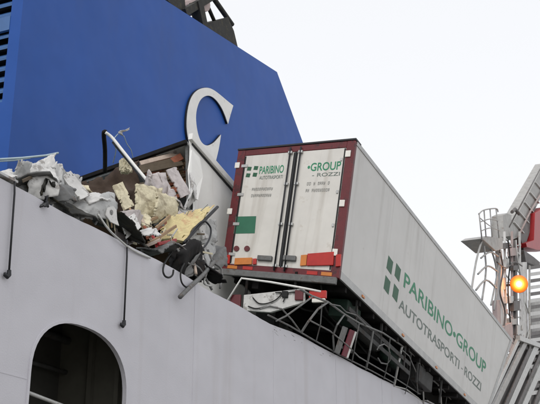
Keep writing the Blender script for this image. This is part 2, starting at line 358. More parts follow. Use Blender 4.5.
# exhaust gear on the funnel top
def fq(px, py, n=NF+0.6): return at(px, py, n)
MB().prism([fq(203,34), fq(212,22), fq(228,17), fq(234,31), fq(239,52), fq(222,46)], (0, 1.6, 0)).build('exhaust_cowl', 'soot_gap_dark', funnel)
def along(a, b, t): return a+(b-a)*t
for (x0, y0, x1, y1, rr) in ((205,0,216,25,0.06), (214,-1,228,19,0.085)):
    a, b = fq(x0, y0, NF+0.8), fq(x1, y1, NF+0.8); MB().tube([along(a, b, -2.2), along(a, b, 1.3)], rr, 12).build('exhaust_pipe', 'soot_gap_dark', funnel, smooth=True)
MB().bar(fq(183,13), fq(214,-5), 0.22, 0.22).build('brace', 'soot_gap_dark', funnel)
MB().bar(fq(196,2), fq(202,30), 0.34, 0.3, (0,1,0)).build('stack_bracket', 'soot_gap_dark', funnel)
MB().prism([fq(166,-6), fq(184,-10), fq(186,12), fq(178,10), fq(168,1)], (0, 1.3, 0)).build('silencer', 'soot_gap_dark', funnel)
MB().disc(fq(205,3,NF+0.55), (0.2,1,0.1), 0.26, 0.8, 16).build('end_flange', 'crane_pink', funnel)
# handrail stump in front of the funnel
hr = MB(); P = [at(-60,162.5,3.6), at(-20,160.5,3.6), at(22,158,3.6), at(46,155.5,3.6), at(58,153,3.6)]; hr.tube(P, 0.02, 8)
hr.build('handrail', 'rail_cyan', ferry, smooth=True)
P2 = [at(-60,165,3.6), at(-10,162,3.6), at(14,160.5,3.6), at(30,158,3.6)]; MB().tube(P2, 0.012, 8).build('handrail', 'rail_cyan', ferry, smooth=True)
p = at(-40,161.5,3.6); MB().tube([(p.x, 3.6, DECK), p], 0.03, 8).build('handrail_post', 'rail_cyan', ferry, smooth=True)

# ------------------------------------------------------------------ bent guard rails along the deck edge
def poly(name, pts, n, r, m, parent, seg=8):
    P = []
    for x, y in pts:
        e_ = 178+0.526*x-y                             # height above the hull edge: the rails bulge outboard towards their top
        P.append(at(x, y, -0.02-0.010*max(-2, min(30, e_))-(n-0.12)))
    return MB().tube(P, r, seg).build(name, m, parent, smooth=False)
rails = [
 ('top_rail', [(300,289),(312,296),(328,302),(344,314),(359,323),(383,333),(401,345),(420,360),(428,376),(440,386),(458,408)], 0.12, 0.020, 'rail_grey'),
 ('guard_post', [(328,302),(318,309),(308,322),(301,333)], 0.12, 0.020, 'rail_grey'),
 ('middle_rail', [(309,320),(330,331),(347,345),(359,357),(395,378),(420,394)], 0.12, 0.014, 'rail_grey'),
 ('lower_rail', [(268,315),(290,326),(312,339),(340,355),(372,371),(394,383)], 0.12, 0.014, 'dull_metal'),
 ('guard_post', [(344,315),(337,325),(333,336),(334,352)], 0.13, 0.017, 'rail_grey'),
 ('guard_post', [(373,331),(370,350),(366,369)], 0.12, 0.022, 'rail_grey'),
 ('guard_post', [(359,324),(356,340),(352,362)], 0.14, 0.013, 'dull_metal'),
 ('bent_hoop', [(377,350),(379,346),(384,344),(388,347),(390,353),(390,360),(387,364),(381,363),(378,358)], 0.14, 0.013, 'rail_grey'),
 ('guard_post', [(402,346),(398,366),(394,386)], 0.11, 0.026, 'pale_metal'),
 ('lower_rail', [(394,386),(406,389),(418,398),(428,408)], 0.10, 0.018, 'pale_metal'),
 ('guard_post', [(419,361),(421,370),(417,378),(423,386),(424,408)], 0.10, 0.018, 'pale_metal'),
 ('guard_post', [(438,384),(441,398),(442,415)], 0.12, 0.018, 'pale_metal'),
 ('brace_rod', [(276,321),(286,316),(300,306),(312,297)], 0.14, 0.015, 'rail_grey'),
 ('brace_rod', [(260,309),(270,306),(282,309),(292,320),(300,331)], 0.1, 0.014, 'rail_grey'),
 ('brace_rod', [(402,350),(409,356),(416,372),(418,394)], 0.16, 0.013, 'rail_grey'),
 *[('picket', [(x_, y0_), (x_-1.5*k_, (y0_+y1_)/2+1), (x_-6, y1_)], 0.13+0.01*(i_ % 3), 0.010, ('dull_metal','rail_grey')[i_ % 2]) for i_, (x_, y0_, y1_, k_) in enumerate(((322,304,342,1),(390,338,379,1),(411,354,394,1),(447,396,412,1)))],
 ('brace_rod', [(330,304),(340,306),(346,312),(356,315),(366,325)], 0.15, 0.012, 'dull_metal'),
]
gr = ship_empty('guard_rail', (0, 0, 0)); gb = Vector((1.5, 0.12, HT))
gr.matrix_world = SHIP @ Matrix.Translation(gb)
for nm, pts, n, r, m in rails:
    o = poly(nm, pts, n, r, m, None); o.data.transform(Matrix.Translation(-gb)); o.parent = gr
tag(gr, 'bent and torn grey guard rail along the deck edge beneath the overhanging trailer', 'railing')
# red and white marked post among the rails
po = ship_empty('marker_post', at(347,356,0.05)); b0 = at(347,356,0.05)
def rel(p, b): return p-b
for nm, x0, x1, m in (('grey_face', 340.0, 344.6, 'rail_grey'), ('red_face', 347.0, 351.6, 'post_red'), ('white_edge', 351.7, 353.4, 'letter_white')):
    pts = [at(x0-5, 352+(x0-340)*0.45, -0.10), at(x1-5, 352+(x1-340)*0.45, -0.10), at(x1+3.5, 326+(x1-340)*0.45, -0.28), at(x0+3.5, 326+(x0-340)*0.45, -0.28)]
    MB().prism([p-b0 for p in pts], (0, 0.02, 0)).build(nm, m, po, bevel=0.004)
MB().bar(at(338,345,-0.11)-b0, at(352,352,-0.11)-b0, 0.02, 0.05).build('backing_strap', 'dull_metal', po)
tag(po, 'short red, grey and white marked post leaning at the deck edge under the trailer', 'post')

# ------------------------------------------------------------------ the trailer hanging over the side
long_ = Vector((0.435, 0.892, -0.124)).normalized(); up_ = Vector((0.174, 0.052, 0.983)); up_ = (up_-long_*up_.dot(long_)).normalized(); rt = long_.cross(up_)
TP = Vector((1.23, 17.86, 5.13+1.7))
TM = Matrix(((rt.x, long_.x, up_.x, TP.x), (rt.y, long_.y, up_.y, TP.y), (rt.z, long_.z, up_.z, TP.z), (0,0,0,1)))   # x right, y forward, z up; origin rear bottom right
TI = TM.inverted()
W, H, LT, LB = 2.55, 2.75, 12.5, 10.5
def dfm(v):                                            # racked by the crash: rear frame out of square
    u = min(1, max(0, -v.x/W)); t = min(1.2, max(-0.3, v.z/H)); fo = 1-0.8*min(1, max(0, v.y/9.0))
    dx = (1-u)*((1-t)*0.068+t*-0.026)+u*((1-t)*0.065+t*-0.105)
    dz = (1-u)*((1-t)*-0.035)+u*((1-t)*0.13+t*-0.077)
    return Vector((v.x+dx*fo, v.y, v.z+dz*fo))
def undfm(v):
    g = Vector(v)
    for _ in range(6): g = g+(Vector(v)-dfm(g))
    return g
def rear(px, py, y=0.0):                               # survey a point of the rear face -> trailer x,z
    o_, d_ = TI @ CAM, TI.to_3x3() @ ray(px, py); t = (y-o_.y)/d_.y; g = undfm(o_+d_*t); return Vector((g.x, y, g.z))
def side(px, py):
    o_, d_ = TI @ CAM, TI.to_3x3() @ ray(px, py); t = (0.03-o_.x)/d_.x; return undfm(o_+d_*t)
tr = empty('box_trailer', TM)
tag(tr, 'white box trailer with green lettering and dark red rear frame tilted over the hull edge', 'trailer')
def tb(mb, name, m, parent=None, **k): return mb.build(name, m, parent or tr, fn=dfm, **k)
def slab(x0, x1, z0, z1, y0=0.0, pad=0.0):             # box running the whole length with the crushed, raked front
    mb = MB(); ny = 14
    rings = []
    for i in range(ny+1):
        f = i/ny; ring = []
        for (x, z) in ((x0,z0),(x1,z0),(x1,z1),(x0,z1)):
            yl = LB+(LT-LB)*(z/H); ring.append(Vector((x, y0+(yl-pad-y0)*f, z)))
        rings += ring
    fs = [(3,2,1,0), tuple(4*ny+i for i in range(4))]
    for i in range(ny):
        for k in range(4): fs.append((4*i+k, 4*i+(k+1) % 4, 4*i+4+(k+1) % 4, 4*i+4+k))
    return mb.add(rings, fs)
tb(slab(-W, 0, 0.0, H, 0.06), 'body', 'trailer_white')
tb(slab(-0.03, 0.012, -0.09, 0.06, 0.05), 'bottom_rail', 'aluminium')
tb(slab(-W-0.012, -W+0.03, -0.09, 0.06, 0.05), 'bottom_rail', 'aluminium')
tb(slab(-0.07, 0.014, H-0.075, H+0.018, 0.05), 'top_rail', 'aluminium')
tb(slab(-W-0.014, -W+0.07, H-0.075, H+0.018, 0.05), 'top_rail', 'aluminium')
# front corner post on the raked front
tb(MB().hexa([(-0.09,LB-0.12,0.0),(0.016,LB-0.12,0.0),(0.016,LB+0.05,0.0),(-0.09,LB+0.05,0.0),(-0.09,LT-0.12,H),(0.016,LT-0.12,H),(0.016,LT+0.05,H),(-0.09,LT+0.05,H)]), 'front_corner_post', 'aluminium')
# side joints between the wall sections
yj = 2.3
while yj < 10.2:
    tb(MB().box((0.0, yj-0.012, 0.065), (0.0035, yj+0.012, H-0.08)), 'joint_strip', 'trailer_white'); yj += 2.1
# rear frame
FW = 0.17
tb(MB().box((-W, -0.02, -0.10), (-W+FW, 0.07, H)), 'rear_post', 'dark_red', bevel=0.008)
tb(MB().box((-FW, -0.02, -0.10), (0.004, 0.07, H)), 'rear_post', 'dark_red', bevel=0.008)
tb(MB().box((-W+FW+0.001, -0.018, H-0.14), (-FW-0.001, 0.07, H-0.002)), 'rear_header', 'dark_red', bevel=0.008)
tb(MB().box((-W-0.012, -0.035, H+0.001), (0.016, 0.25, H+0.045)), 'roof_capping', 'black_edge', bevel=0.008)
tb(MB().box((-W+FW+0.001, -0.02, -0.10), (-FW-0.001, 0.07, 0.03)), 'rear_sill', 'dark_red', bevel=0.008)
tb(MB().box((-W+0.02, -0.08, -0.24), (-0.02, -0.01, -0.105)), 'buffer_beam', 'dull_metal', bevel=0.01)
for i, px, py in ((0,238,166),(1,230.4,212),(2,348.6,154.5),(3,342.6,204),(4,335.5,253)):
    p = rear(px, py); tb(MB().box((p.x-0.055, -0.045, p.z-0.07), (p.x+0.055, -0.021, p.z+0.07)), 'reflector', 'clear_lens', bevel=0.01)
# doors
xm = rear(290, 200).x
doors = []
for k, (x0, x1) in enumerate(((-W+FW+0.006, xm-0.012), (xm+0.012, -FW-0.006))):
    d_ = tb(MB().box((x0, -0.012, 0.034), (x1, 0.055, H-0.146)), 'door', 'door_white', bevel=0.006); doors.append(d_)
    for gx in ((x0+0.018, x1-0.018)):
        tb(MB().box((gx-0.014, -0.019, 0.05), (gx+0.014, -0.0125, H-0.16)), 'gasket', 'rubber', d_)
    rx = x1-0.10 if k == 0 else x0+0.10
    tb(MB().tube([(rx, -0.055, -0.06), (rx, -0.055, H-0.06)], 0.017, 8), 'lock_rod', 'black_edge', d_, smooth=True)
    for zk in (0.05, 0.95, 1.85, 2.58):
        tb(MB().box((rx-0.045, -0.064, zk-0.03), (rx+0.045, -0.0125, zk+0.03)), 'rod_bracket', 'aluminium', d_, bevel=0.006)
    hx = x0 if k == 0 else x1
    for zk in (0.25, 0.95, 1.65, 2.35):
        tb(MB().box((hx-0.05, -0.030, zk-0.035), (hx+0.09*(1 if k == 0 else -1)+0.0, -0.0125, zk+0.035)), 'hinge', 'aluminium', d_, bevel=0.005)
    hz = rear(265 if k == 0 else 290, 259).z; ha = rear(258.5 if k == 0 else 284, 259).x; hb = rear(273 if k == 0 else 297, 259).x
    tb(MB().box((ha, -0.07, hz-0.055), (hb, -0.0125, hz+0.055)), 'latch_handle', 'dull_metal', d_, bevel=0.015)
tb(MB().box((xm-0.011, -0.030, 0.04), (xm+0.011, 0.0, H-0.15)), 'door_seal', 'black_edge')
# stickers, lamps
def patch(name, pxs, m, parent, y0=-0.0175, y1=-0.0125, bev=0):
    a = [rear(*p) for p in pxs]; mb = MB().prism([Vector((p.x, y1, p.z)) for p in a], (0, y0-y1, 0)); return tb(mb, name, m, parent, bevel=bev)
patch('sticker', [(232.5,217),(256.5,216.5),(255,233.5),(230.5,234)], 'green_sticker', doors[0])
for px in (237, 247.5):
    p = rear(px, 249); tb(MB().disc((p.x, -0.013, p.z), (0,-1,0), 0.062, 0.018, 18), 'round_reflector', 'marker_maroon', doors[0])
patch('amber_strip', [(236,259),(253,258.5),(252.6,265),(235.4,265.5)], 'orange_lens', doors[0], -0.05)
patch('red_strip', [(308.5,254.5),(335,252.5),(334,266),(307.5,266.5)], 'red_lens', doors[1], -0.05, bev=0.006)
patch('amber_strip', [(302,256),(308,255.5),(307,266),(301,266.5)], 'orange_lens', doors[1], -0.048)
for q4, mm_ in (([(223.5,256),(231,255.6),(230.3,264.4),(222.6,265)], 'red_lens'), ([(254,259.5),(257.5,259.3),(257.2,265),(253.6,265.3)], 'red_lens'), ([(337,255.5),(342,255),(341.4,267),(336.4,267.5)], 'red_lens')):
    a_ = [rear(*p) for p in q4]; tb(MB().prism([Vector((p.x, -0.021, p.z)) for p in a_], (0, -0.03, 0)), 'tail_lamp', mm_, bevel=0.005)
for x_, m_ in ((-2.3, 'orange_lens'), (-1.95, 'red_lens'), (-0.55, 'red_lens'), (-0.25, 'orange_lens')):
    tb(MB().box((x_-0.11, -0.028, -0.075), (x_+0.11, -0.0205, -0.005)), 'sill_lamp', m_)
# lettering on the doors
RM = lambda p, y: Matrix(((1,0,0,p.x),(0,0,-1,y),(0,1,0,p.z),(0,0,0,1)))
def fit_text(name, txt, x0, x1, z, h, m, parent, y, bold=0.0):
    o = text_mesh(name, txt, 1.0, Matrix.Identity(4), m, parent, 1.0, None, bold, 0.001)
    xs = [v.co.x for v in o.data.vertices]; ys = [v.co.y for v in o.data.vertices]
    a0, a1, b0, b1 = min(xs), max(xs), min(ys), max(ys)
    for v in o.data.vertices:
        v.co = dfm(Vector((x0+(v.co.x-a0)/(a1-a0)*(x1-x0), y-v.co.z, z+(v.co.y-b0)/(b1-b0)*h)))
    return o
YT = -0.0145
for (px, py) in ((247,169),(253.6,168.3),(245.8,175.6),(252.6,175)):
    p = rear(px+2.6, py); tb(MB().prism([(p.x-0.052, -0.0125, p.z-0.04), (p.x+0.04, -0.0125, p.z-0.052), (p.x+0.052, -0.0125, p.z+0.04), (p.x-0.04, -0.0125, p.z+0.052)], (0, -0.003, 0)), 'emblem_square', 'dark_green', doors[0])
a, b = rear(259.5, 173.2), rear(284, 170); z1 = a.z-0.03; fit_text('lettering', 'PARIBINO', a.x, b.x, z1, 0.185, 'green_print', doors[0], YT, 0.014)
c_, d_2 = rear(308, 167), rear(341.5, 163); fit_text('lettering', '•GROUP', c_.x, d_2.x, z1, 0.185, 'green_print', doors[1], YT, 0.014)
fit_text('lettering', 'AUTOTRASPORTI', a.x+0.02, b.x, z1-0.13, 0.08, 'grey_print', doors[0], YT, 0.006)
fit_text('lettering', '- ROZZI', c_.x+0.12, d_2.x, z1-0.13, 0.08, 'grey_print', doors[1], YT, 0.006)
pr_ = random.Random(21)                                 # two lines of small print on each door, too fine to read
for k, (x0, x1, y0) in enumerate(((252, 274, 190), (306, 331, 184.5))):
    a, b = rear(x0, y0), rear(x1, y0-1)
    for dz_ in (0.0, -0.15):
        mb = MB(); x = a.x+pr_.uniform(0, 0.04)
        while x < b.x-0.03:
            wv = pr_.uniform(0.026, 0.036); hv = 0.07; z_ = a.z+dz_-0.03
            mb.box((x, -0.0145, z_), (x+0.009, -0.0125, z_+hv)); mb.box((x+wv-0.009, -0.0145, z_+0.012), (x+wv, -0.0125, z_+hv))
            for zb_ in pr_.sample((z_, z_+0.03, z_+hv-0.010), 2): mb.box((x+0.0092, -0.0145, zb_), (x+wv-0.0092, -0.0125, zb_+0.010))
            x += wv+0.012 if pr_.random() < 0.85 else wv+0.06
        tb(mb, 'small_print', 'pale_print', doors[k])['kind'] = 'stuff'
# lettering and emblem on the side
def fit_side(name, txt, y0, y1, z0, h, m, parent, bold=0.0, x=0.004):
    o = text_mesh(name, txt, 1.0, Matrix.Identity(4), m, parent, 1.0, None, bold, 0.0012)
    xs = [v.co.x for v in o.data.vertices]; ys = [v.co.y for v in o.data.vertices]
    a0, a1, b0, b1 = min(xs), max(xs), min(ys), max(ys)
    for v in o.data.vertices:
        v.co = dfm(Vector((x+v.co.z, y0+(v.co.x-a0)/(a1-a0)*(y1-y0), z0+(v.co.y-b0)/(b1-b0)*h)))
    return o
la, lb_, lc_, ld = side(390,265), side(398,272.5), side(386.7,285), side(395.3,293)
for p in (la, lb_, lc_, ld):
    hy, hz = abs(lb_.y-la.y)*0.34, abs(la.z-lc_.z)*0.36
    tb(MB().prism([(0.0005, p.y-hy, p.z-hz*0.8), (0.0005, p.y+hy*0.8, p.z-hz), (0.0005, p.y+hy, p.z+hz*0.8), (0.0005, p.y-hy*0.8, p.z+hz)], (0.005, 0, 0)), 'emblem_square', 'dark_green')
t0, t1 = side(403.5, 287), side(486, 375)
g0, g1 = side(398.5, 305), side(481, 394)
fit_side('lettering', 'PARIBINO•GROUP', t0.y, t1.y, (t0.z+t1.z)/2, 0.34, 'green_print', tr, 0.012)
gy = g1.y-g0.y; gz = (g0.z+g1.z)/2
fit_side('lettering', 'AUTOTRASPORTI', g0.y, g0.y+gy*0.69, gz, 0.23, 'grey_print', tr, 0.010)
tb(MB().box((0.0005, g0.y+gy*0.718, gz+0.08), (0.0045, g0.y+gy*0.737, gz+0.105)), 'hyphen', 'grey_print')
fit_side('lettering', 'ROZZI', g0.y+gy*0.762, g1.y, gz, 0.23, 'grey_print', tr, 0.010)
# small side marker lamps
for y in (1.2, 3.6, 6.0, 8.4):
    tb(MB().box((0.0125, y-0.06, -0.045), (0.03, y+0.06, 0.0)), 'side_marker', 'orange_lens', bevel=0.004)
# underside
for x in (-0.75, -1.8):
    tb(MB().box((x-0.07, 0.1, -0.42), (x+0.07, 9.6, -0.095)), 'chassis_beam', 'chassis')
tb(MB().box((-W+0.03, 0.08, -0.094), (-0.031, 10.3, -0.004)), 'floor_pan', 'chassis')
y = 0.5
while y < 10: tb(MB().box((-W+0.05, y-0.04, -0.2), (-0.05, y+0.04, -0.0945)), 'cross_member', 'chassis'); y += 0.75
def wheel(x, y, z):
    t = MB(); prof = [(-0.19,0.40),(-0.19,0.50),(-0.15,0.525),(0.15,0.525),(0.19,0.50),(0.19,0.40)]; seg = 28; vs = []
    for i in range(seg):
        a = 2*math.pi*i/seg
        for (dx, r) in prof: vs.append((x+dx, y+r*math.cos(a), z+r*math.sin(a)))
    kk = len(prof); fs = [(i*kk+j, ((i+1) % seg)*kk+j, ((i+1) % seg)*kk+(j+1) % kk, i*kk+(j+1) % kk) for i in range(seg) for j in range(kk)]
    wh = t.add(vs, fs).build('wheel', 'rubber', tr, smooth=False)
    MB().disc((x-0.12, y, z), (1,0,0), 0.40, 0.24, 24).disc((x+0.12, y, z), (1,0,0), 0.14, 0.10, 16).build('rim', 'dull_metal', wh)
for y in (1.9, 3.2, 4.5):
    wheel(-W+0.55, y, -0.55)
    tb(MB().tube([(-W+0.4, y, -0.55), (-0.55, y, -0.55)], 0.07, 10), 'axle', 'chassis', smooth=True)
for x in (-W+0.33,): tb(MB().box((x, 1.05, -0.85), (x+0.44, 1.07, -0.2)), 'mud_flap', 'rubber')
tb(MB().tube([(-0.45, 2.2, -0.36), (-0.45, 2.28, -0.36), (-0.45, 3.3, -0.36), (-0.45, 3.38, -0.36)], [0.10, 0.16, 0.16, 0.10], 16), 'air_tank', 'under_grey', smooth=True)
tb(MB().tube([(-0.5, 3.9, -0.34), (-0.5, 3.97, -0.34), (-0.5, 4.7, -0.34), (-0.5, 4.77, -0.34)], [0.10, 0.15, 0.15, 0.10], 16), 'air_tank', 'under_green', smooth=True)
tb(MB().box((-0.62, 5.3, -0.55), (-0.14, 6.3, -0.16)), 'pallet_box', 'under_grey', bevel=0.02)
tb(MB().box((-0.60, 1.0, -0.52), (-0.2, 1.7, -0.16)), 'tool_box', 'under_green', bevel=0.02)
for y in (1.2, 2.6, 4.1, 5.0, 6.8):
    tb(MB().bar((-0.10, y, -0.10), (-0.14, y+0.15, -0.62), 0.05, 0.04, (1,0,0)), 'side_guard_bracket', 'under_grey')
for z in (-0.38, -0.58):
    tb(MB().box((-0.135, 0.9, z-0.045), (-0.11, 4.6, z+0.045)), 'side_guard', 'under_grey', bevel=0.004)
for pts in ([(-0.5,0.3,-0.15),(-0.6,0.9,-0.45),(-0.55,1.6,-0.55),(-0.7,2.4,-0.4),(-0.6,3.2,-0.6),(-0.5,4.2,-0.55)], [(-1.2,0.2,-0.15),(-1.1,0.7,-0.5),(-0.9,1.3,-0.42),(-0.7,2.0,-0.6)], [(-0.3,4.8,-0.2),(-0.35,5.2,-0.5),(-0.3,5.9,-0.62),(-0.35,6.6,-0.3)]):
    tb(MB().tube(soft_path(pts), 0.022, 8), 'air_hose', 'rubber', smooth=True)
# bent light bar with number plate
lb = []
def under(px, py, y): p = rear(px, py, y); return p
quad = [under(249,289.5,-0.05), under(308,288,-0.05), under(309,302,-0.05), under(276,309,-0.05), under(249,304.5,-0.05)]
bar_ = MB().prism([q_+Vector((0,0,0)) for q_ in quad], (0, 0.06, 0)).build('light_bar', 'skin_white', tr, bevel=0.008)
MB().tube([under(231,298,-0.12), under(246,273.5,-0.14), under(275,279.5,-0.14), under(304,287,-0.12), under(325,293,-0.08)], 0.021, 8).build('bent_bar', 'letter_white', tr, smooth=True)
for pts in ([(258,293),(264,299),(272,300),(281,297),(286,291),(280,290)], [(254,301),(262,304),(274,303),(283,305)], [(288,300),(292,292),(300,291)]):
    MB().tube(soft_path([under(x, y, -0.075) for x, y in pts]), 0.012, 6).build('loose_cable', 'rubber', bar_, smooth=True)
for (x0, x1, y0, y1, m) in ((236,246,288,300,'marker_maroon'), (299,307,289,299,'marker_maroon'), (286,292,288.5,295,'rubber'), (313,330,291,299,'red_lens'), (316,329,299,303,'clear_lens')):
    pts = [under(x0,y1,-0.09), under(x1,y1+0.8,-0.09), under(x1,y0+0.8,-0.09), under(x0,y0,-0.09)]
    MB().prism(pts, (0, 0.05, 0)).build('tail_lamp', m, bar_, bevel=0.012)
for (x, y0, y1) in ((252, 268, 291), (300, 271, 290)):
    MB().bar(under(x,y0,-0.02), under(x-1,y1,-0.02), 0.05, 0.03, (0,1,0)).build('bar_bracket', 'chassis', tr)

# ------------------------------------------------------------------ second, torn open trailer inboard of it
WB = Vector((-1.3, 3.6, DECK))
wr = ship_empty('wrecked_trailer', WB)
tag(wr, 'torn open trailer with dark roof edge and white side wall beside the blue funnel', 'trailer')
def wbld(mb, name, m, parent=None, **k): return mb.build(name, m, parent or wr, fn=lambda v: v-WB, **k)
A = at(188,140,2.45); B = at(76,181,4.95); Bf = Vector((B.x, B.y, B.z)); A2 = at(228,186,2.45)
zf = 6.35
wl = 6.0
dz = (A2.z-A.z)/(A2.x-A.x)
# right wall (white outside, seen edge on past the first trailer)
wm = MB(); NX, NZ = 40, 24
for j in range(NZ+1):
    for i in range(NX+1):
        u, v = i/NX, j/NZ; x_ = A.x+wl*u+0.35*(1-v)*(1-u); zt_ = A.z+dz*wl*u
        if i == 0: x_ += 0.10*noise.noise(Vector((v*7, 1.5, 0)))+0.05*noise.noise(Vector((v*21, 2.5, 0)))
        buck = (0.10*noise.noise(Vector((x_*1.3, v*3.0, 4.2)))+0.05*abs(noise.noise(Vector((x_*3.1, v*6.0, 1.2)))))*min(1, (1-v)*6)*max(0.0, 1-u*1.6)
        wm.v.append(Vector((x_, 2.40-abs(buck)*0.9, zf+(zt_-zf)*v)))
wm.f = [(j*(NX+1)+i, j*(NX+1)+i+1, (j+1)*(NX+1)+i+1, (j+1)*(NX+1)+i) for j in range(NZ) for i in range(NX)]
wo_ = wbld(wm, 'side_wall', 'wall_white', fix=False, smooth=True); so = wo_.modifiers.new('thickness', 'SOLIDIFY'); so.thickness = 0.04; so.offset = 0
wbld(MB().bar((A.x-0.10,2.345,A.z+0.02), (A.x+wl,2.345,A.z+dz*wl+0.02), 0.09, 0.14), 'top_rail', 'letter_white', bevel=0.01)
wbld(MB().bar((A.x+0.02,2.372,A.z-0.085), (A.x+wl,2.372,A.z+dz*wl-0.085), 0.03, 0.05), 'rail_gasket', 'black_edge')
pk = MB(); P_ = [at(192,150,2.2), at(200,158,2.2), at(203,176,2.15), at(198,200,2.1), at(191,196,2.15), at(189,170,2.2)]
wbld(pk.prism(P_, (0, 0.03, 0)), 'peeled_skin', 'wall_white')
# left wall and front wall in plywood
wbld(MB().hexa([(B.x+0.3,4.90,zf),(B.x+wl,4.90,zf),(B.x+wl,4.97,zf),(B.x+0.3,4.97,zf),(B.x,4.90,B.z),(B.x+wl,4.90,B.z),(B.x+wl,4.97,B.z),(B.x,4.97,B.z)]), 'side_wall', 'plywood')
wbld(MB().box((A.x+3.0,2.46,zf), (A.x+3.1,4.89,B.z-0.1)), 'inner_bulkhead', 'plywood')
wbld(MB().hexa([(A.x,2.46,A.z-0.10),(A.x+wl,2.46,A.z+dz*wl-0.10),(B.x+wl,4.89,B.z-0.1),(B.x,4.89,B.z-0.1),(A.x,2.46,A.z-0.03),(A.x+wl,2.46,A.z+dz*wl-0.03),(B.x+wl,4.89,B.z-0.03),(B.x,4.89,B.z-0.03)]), 'roof', 'skin_grey')
wbld(MB().bar(A+Vector((-0.05,0.0,-0.06)), B+Vector((-0.05,0,-0.02)), 0.08, 0.085), 'roof_edge', 'chassis', bevel=0.01)
wbld(MB().box((A.x+0.1,2.46,zf-0.12), (A.x+wl,4.89,zf)), 'floor', 'chassis')
wbld(MB().bar((A.x+0.36,2.48,zf), (A.x+0.02,2.48,A.z-0.1), 0.06, 0.05), 'corner_post', 'dull_metal')
wbld(MB().bar((B.x+0.3,4.86,zf), (B.x,4.86,B.z-0.1), 0.10, 0.12), 'corner_post', 'dull_metal')
for x in (A.x+1.3, A.x+2.6, A.x+4.6):
    for yy in (2.75, 4.55):
        t = MB(); prof = [(-0.15,0.34),(-0.15,0.48),(0.15,0.48),(0.15,0.34)]; vs = []; seg = 20
        for i in range(seg):
            a = 2*math.pi*i/seg
            for (dy, r) in prof: vs.append((x+r*math.cos(a), yy+dy, DECK+0.485+r*math.sin(a)))
        t.add(vs, [(i*4+j, ((i+1) % seg)*4+j, ((i+1) % seg)*4+(j+1) % 4, i*4+(j+1) % 4) for i in range(seg) for j in range(4)])
        wbld(t, 'wheel', 'rubber')
wbld(MB().box((A.x+0.2,3.0,DECK+0.6), (A.x+wl,3.2,zf-0.121)).box((A.x+0.2,4.1,DECK+0.6), (A.x+wl,4.3,zf-0.121)), 'chassis_beam', 'chassis')
wbld(MB().box((A.x+1.2,2.8,DECK+0.40), (A.x+1.4,4.5,DECK+0.56)).box((A.x+4.5,2.8,DECK+0.40), (A.x+4.7,4.5,DECK+0.56)), 'axle', 'chassis')

# ------------------------------------------------------------------ debris generators
def sheet(name, label, cat, corners, m, nx=18, ny=14, amp=0.08, freq=2.2, seed=1, thick=0.015, rag=0.35, group=None, smooth=False):
    """torn, crumpled sheet: corners px,py,n in order round the sheet"""
    c = [at(*p) for p in corners]; off = Vector((seed*13.7, seed*5.1, seed*2.3)); r = random.Random(seed)
    nrm = ((c[1]-c[0]).cross(c[3]-c[0])).normalized()
    vs = []; size = ((c[1]-c[0]).length+(c[3]-c[0]).length)/2
    for j in range(ny+1):
        for i in range(nx+1):
            u, v = i/nx, j/ny
            p = c[0]*(1-u)*(1-v)+c[1]*u*(1-v)+c[2]*u*v+c[3]*(1-u)*v
            q_ = p*freq+off
            d = (abs(noise.noise(q_))*1.6-0.35)+0.5*(abs(noise.noise(q_*2.3))-0.2)+0.22*noise.noise(q_*5.0)
            edge = min(u, v, 1-u, 1-v)
            p = p+nrm*d*amp
            if edge < 1e-6:
                p += Vector((noise.noise(q_*3+Vector((9,0,0))), 0, noise.noise(q_*3+Vector((0,9,0)))))*size*rag*0.22
            p += Vector((noise.noise(q_*1.7+Vector((3,1,0))), 0.3*noise.noise(q_*1.7), noise.noise(q_*1.7+Vector((0,1,7)))))*amp*0.5
            vs.append(p)
    fs = []
    for j in range(ny):
        for i in range(nx):
            e = min(i, j, nx-1-i, ny-1-j)
            if e == 0 and r.random() < rag: continue
            if e == 1 and r.random() < rag*0.3: continue
            a = j*(nx+1)+i
            if r.random() < 0.5: fs += [(a, a+1, a+nx+2), (a, a+nx+2, a+nx+1)]
            else: fs += [(a, a+1, a+nx+1), (a+1, a+nx+2, a+nx+1)]
    mb = MB(); mb.v = vs; mb.f = fs
    o = mb.build(name, m, None, smooth=smooth, fix=False)
    bm = bmesh.new(); bm.from_mesh(o.data); bmesh.ops.delete(bm, geom=[v for v in bm.verts if not v.link_faces], context='VERTS'); bm.to_mesh(o.data); bm.free()
    settle(o); so = o.modifiers.new('thickness', 'SOLIDIFY'); so.thickness = thick; so.offset = 0
    return tag(o, label, cat, group)
def lump(name, label, cat, px, py, n, rx, ry, rz, m, seed, tilt=0.0, rough=0.35, group=None, sub=3, smooth=False):
    """broken chunk: squashed ball broken up by ridged noise"""
    bm = bmesh.new(); bmesh.ops.create_icosphere(bm, subdivisions=sub+1, radius=1.0); off = Vector((seed*7.7, seed*3.3, seed*1.9))
    ca, sa = math.cos(tilt), math.sin(tilt); c = at(px, py, n)
    for v in bm.verts:
        k = v.co.copy(); d = 1+rough*(1.5*(0.45-abs(noise.noise(k*1.5+off)))+0.8*(0.3-abs(noise.noise(k*3.4+off)))+0.35*noise.noise(k*8+off))
        k = Vector((max(-0.8, min(0.8, k.x)), max(-0.75, min(0.75, k.y)), max(-0.7, min(0.7, k.z))))*d*1.2
        x, y, z = k.x*rx, k.y*ry, k.z*rz
        v.co = c+Vector((x*ca-z*sa, y, x*sa+z*ca))
    me = bpy.data.meshes.new(name); bm.to_mesh(me); bm.free(); me.materials.append(M[m])
    if smooth:
        for p in me.polygons: p.use_smooth = True
    o = bpy.data.objects.new(name, me); COL.objects.link(o); settle(o); return tag(o, label, cat, group)
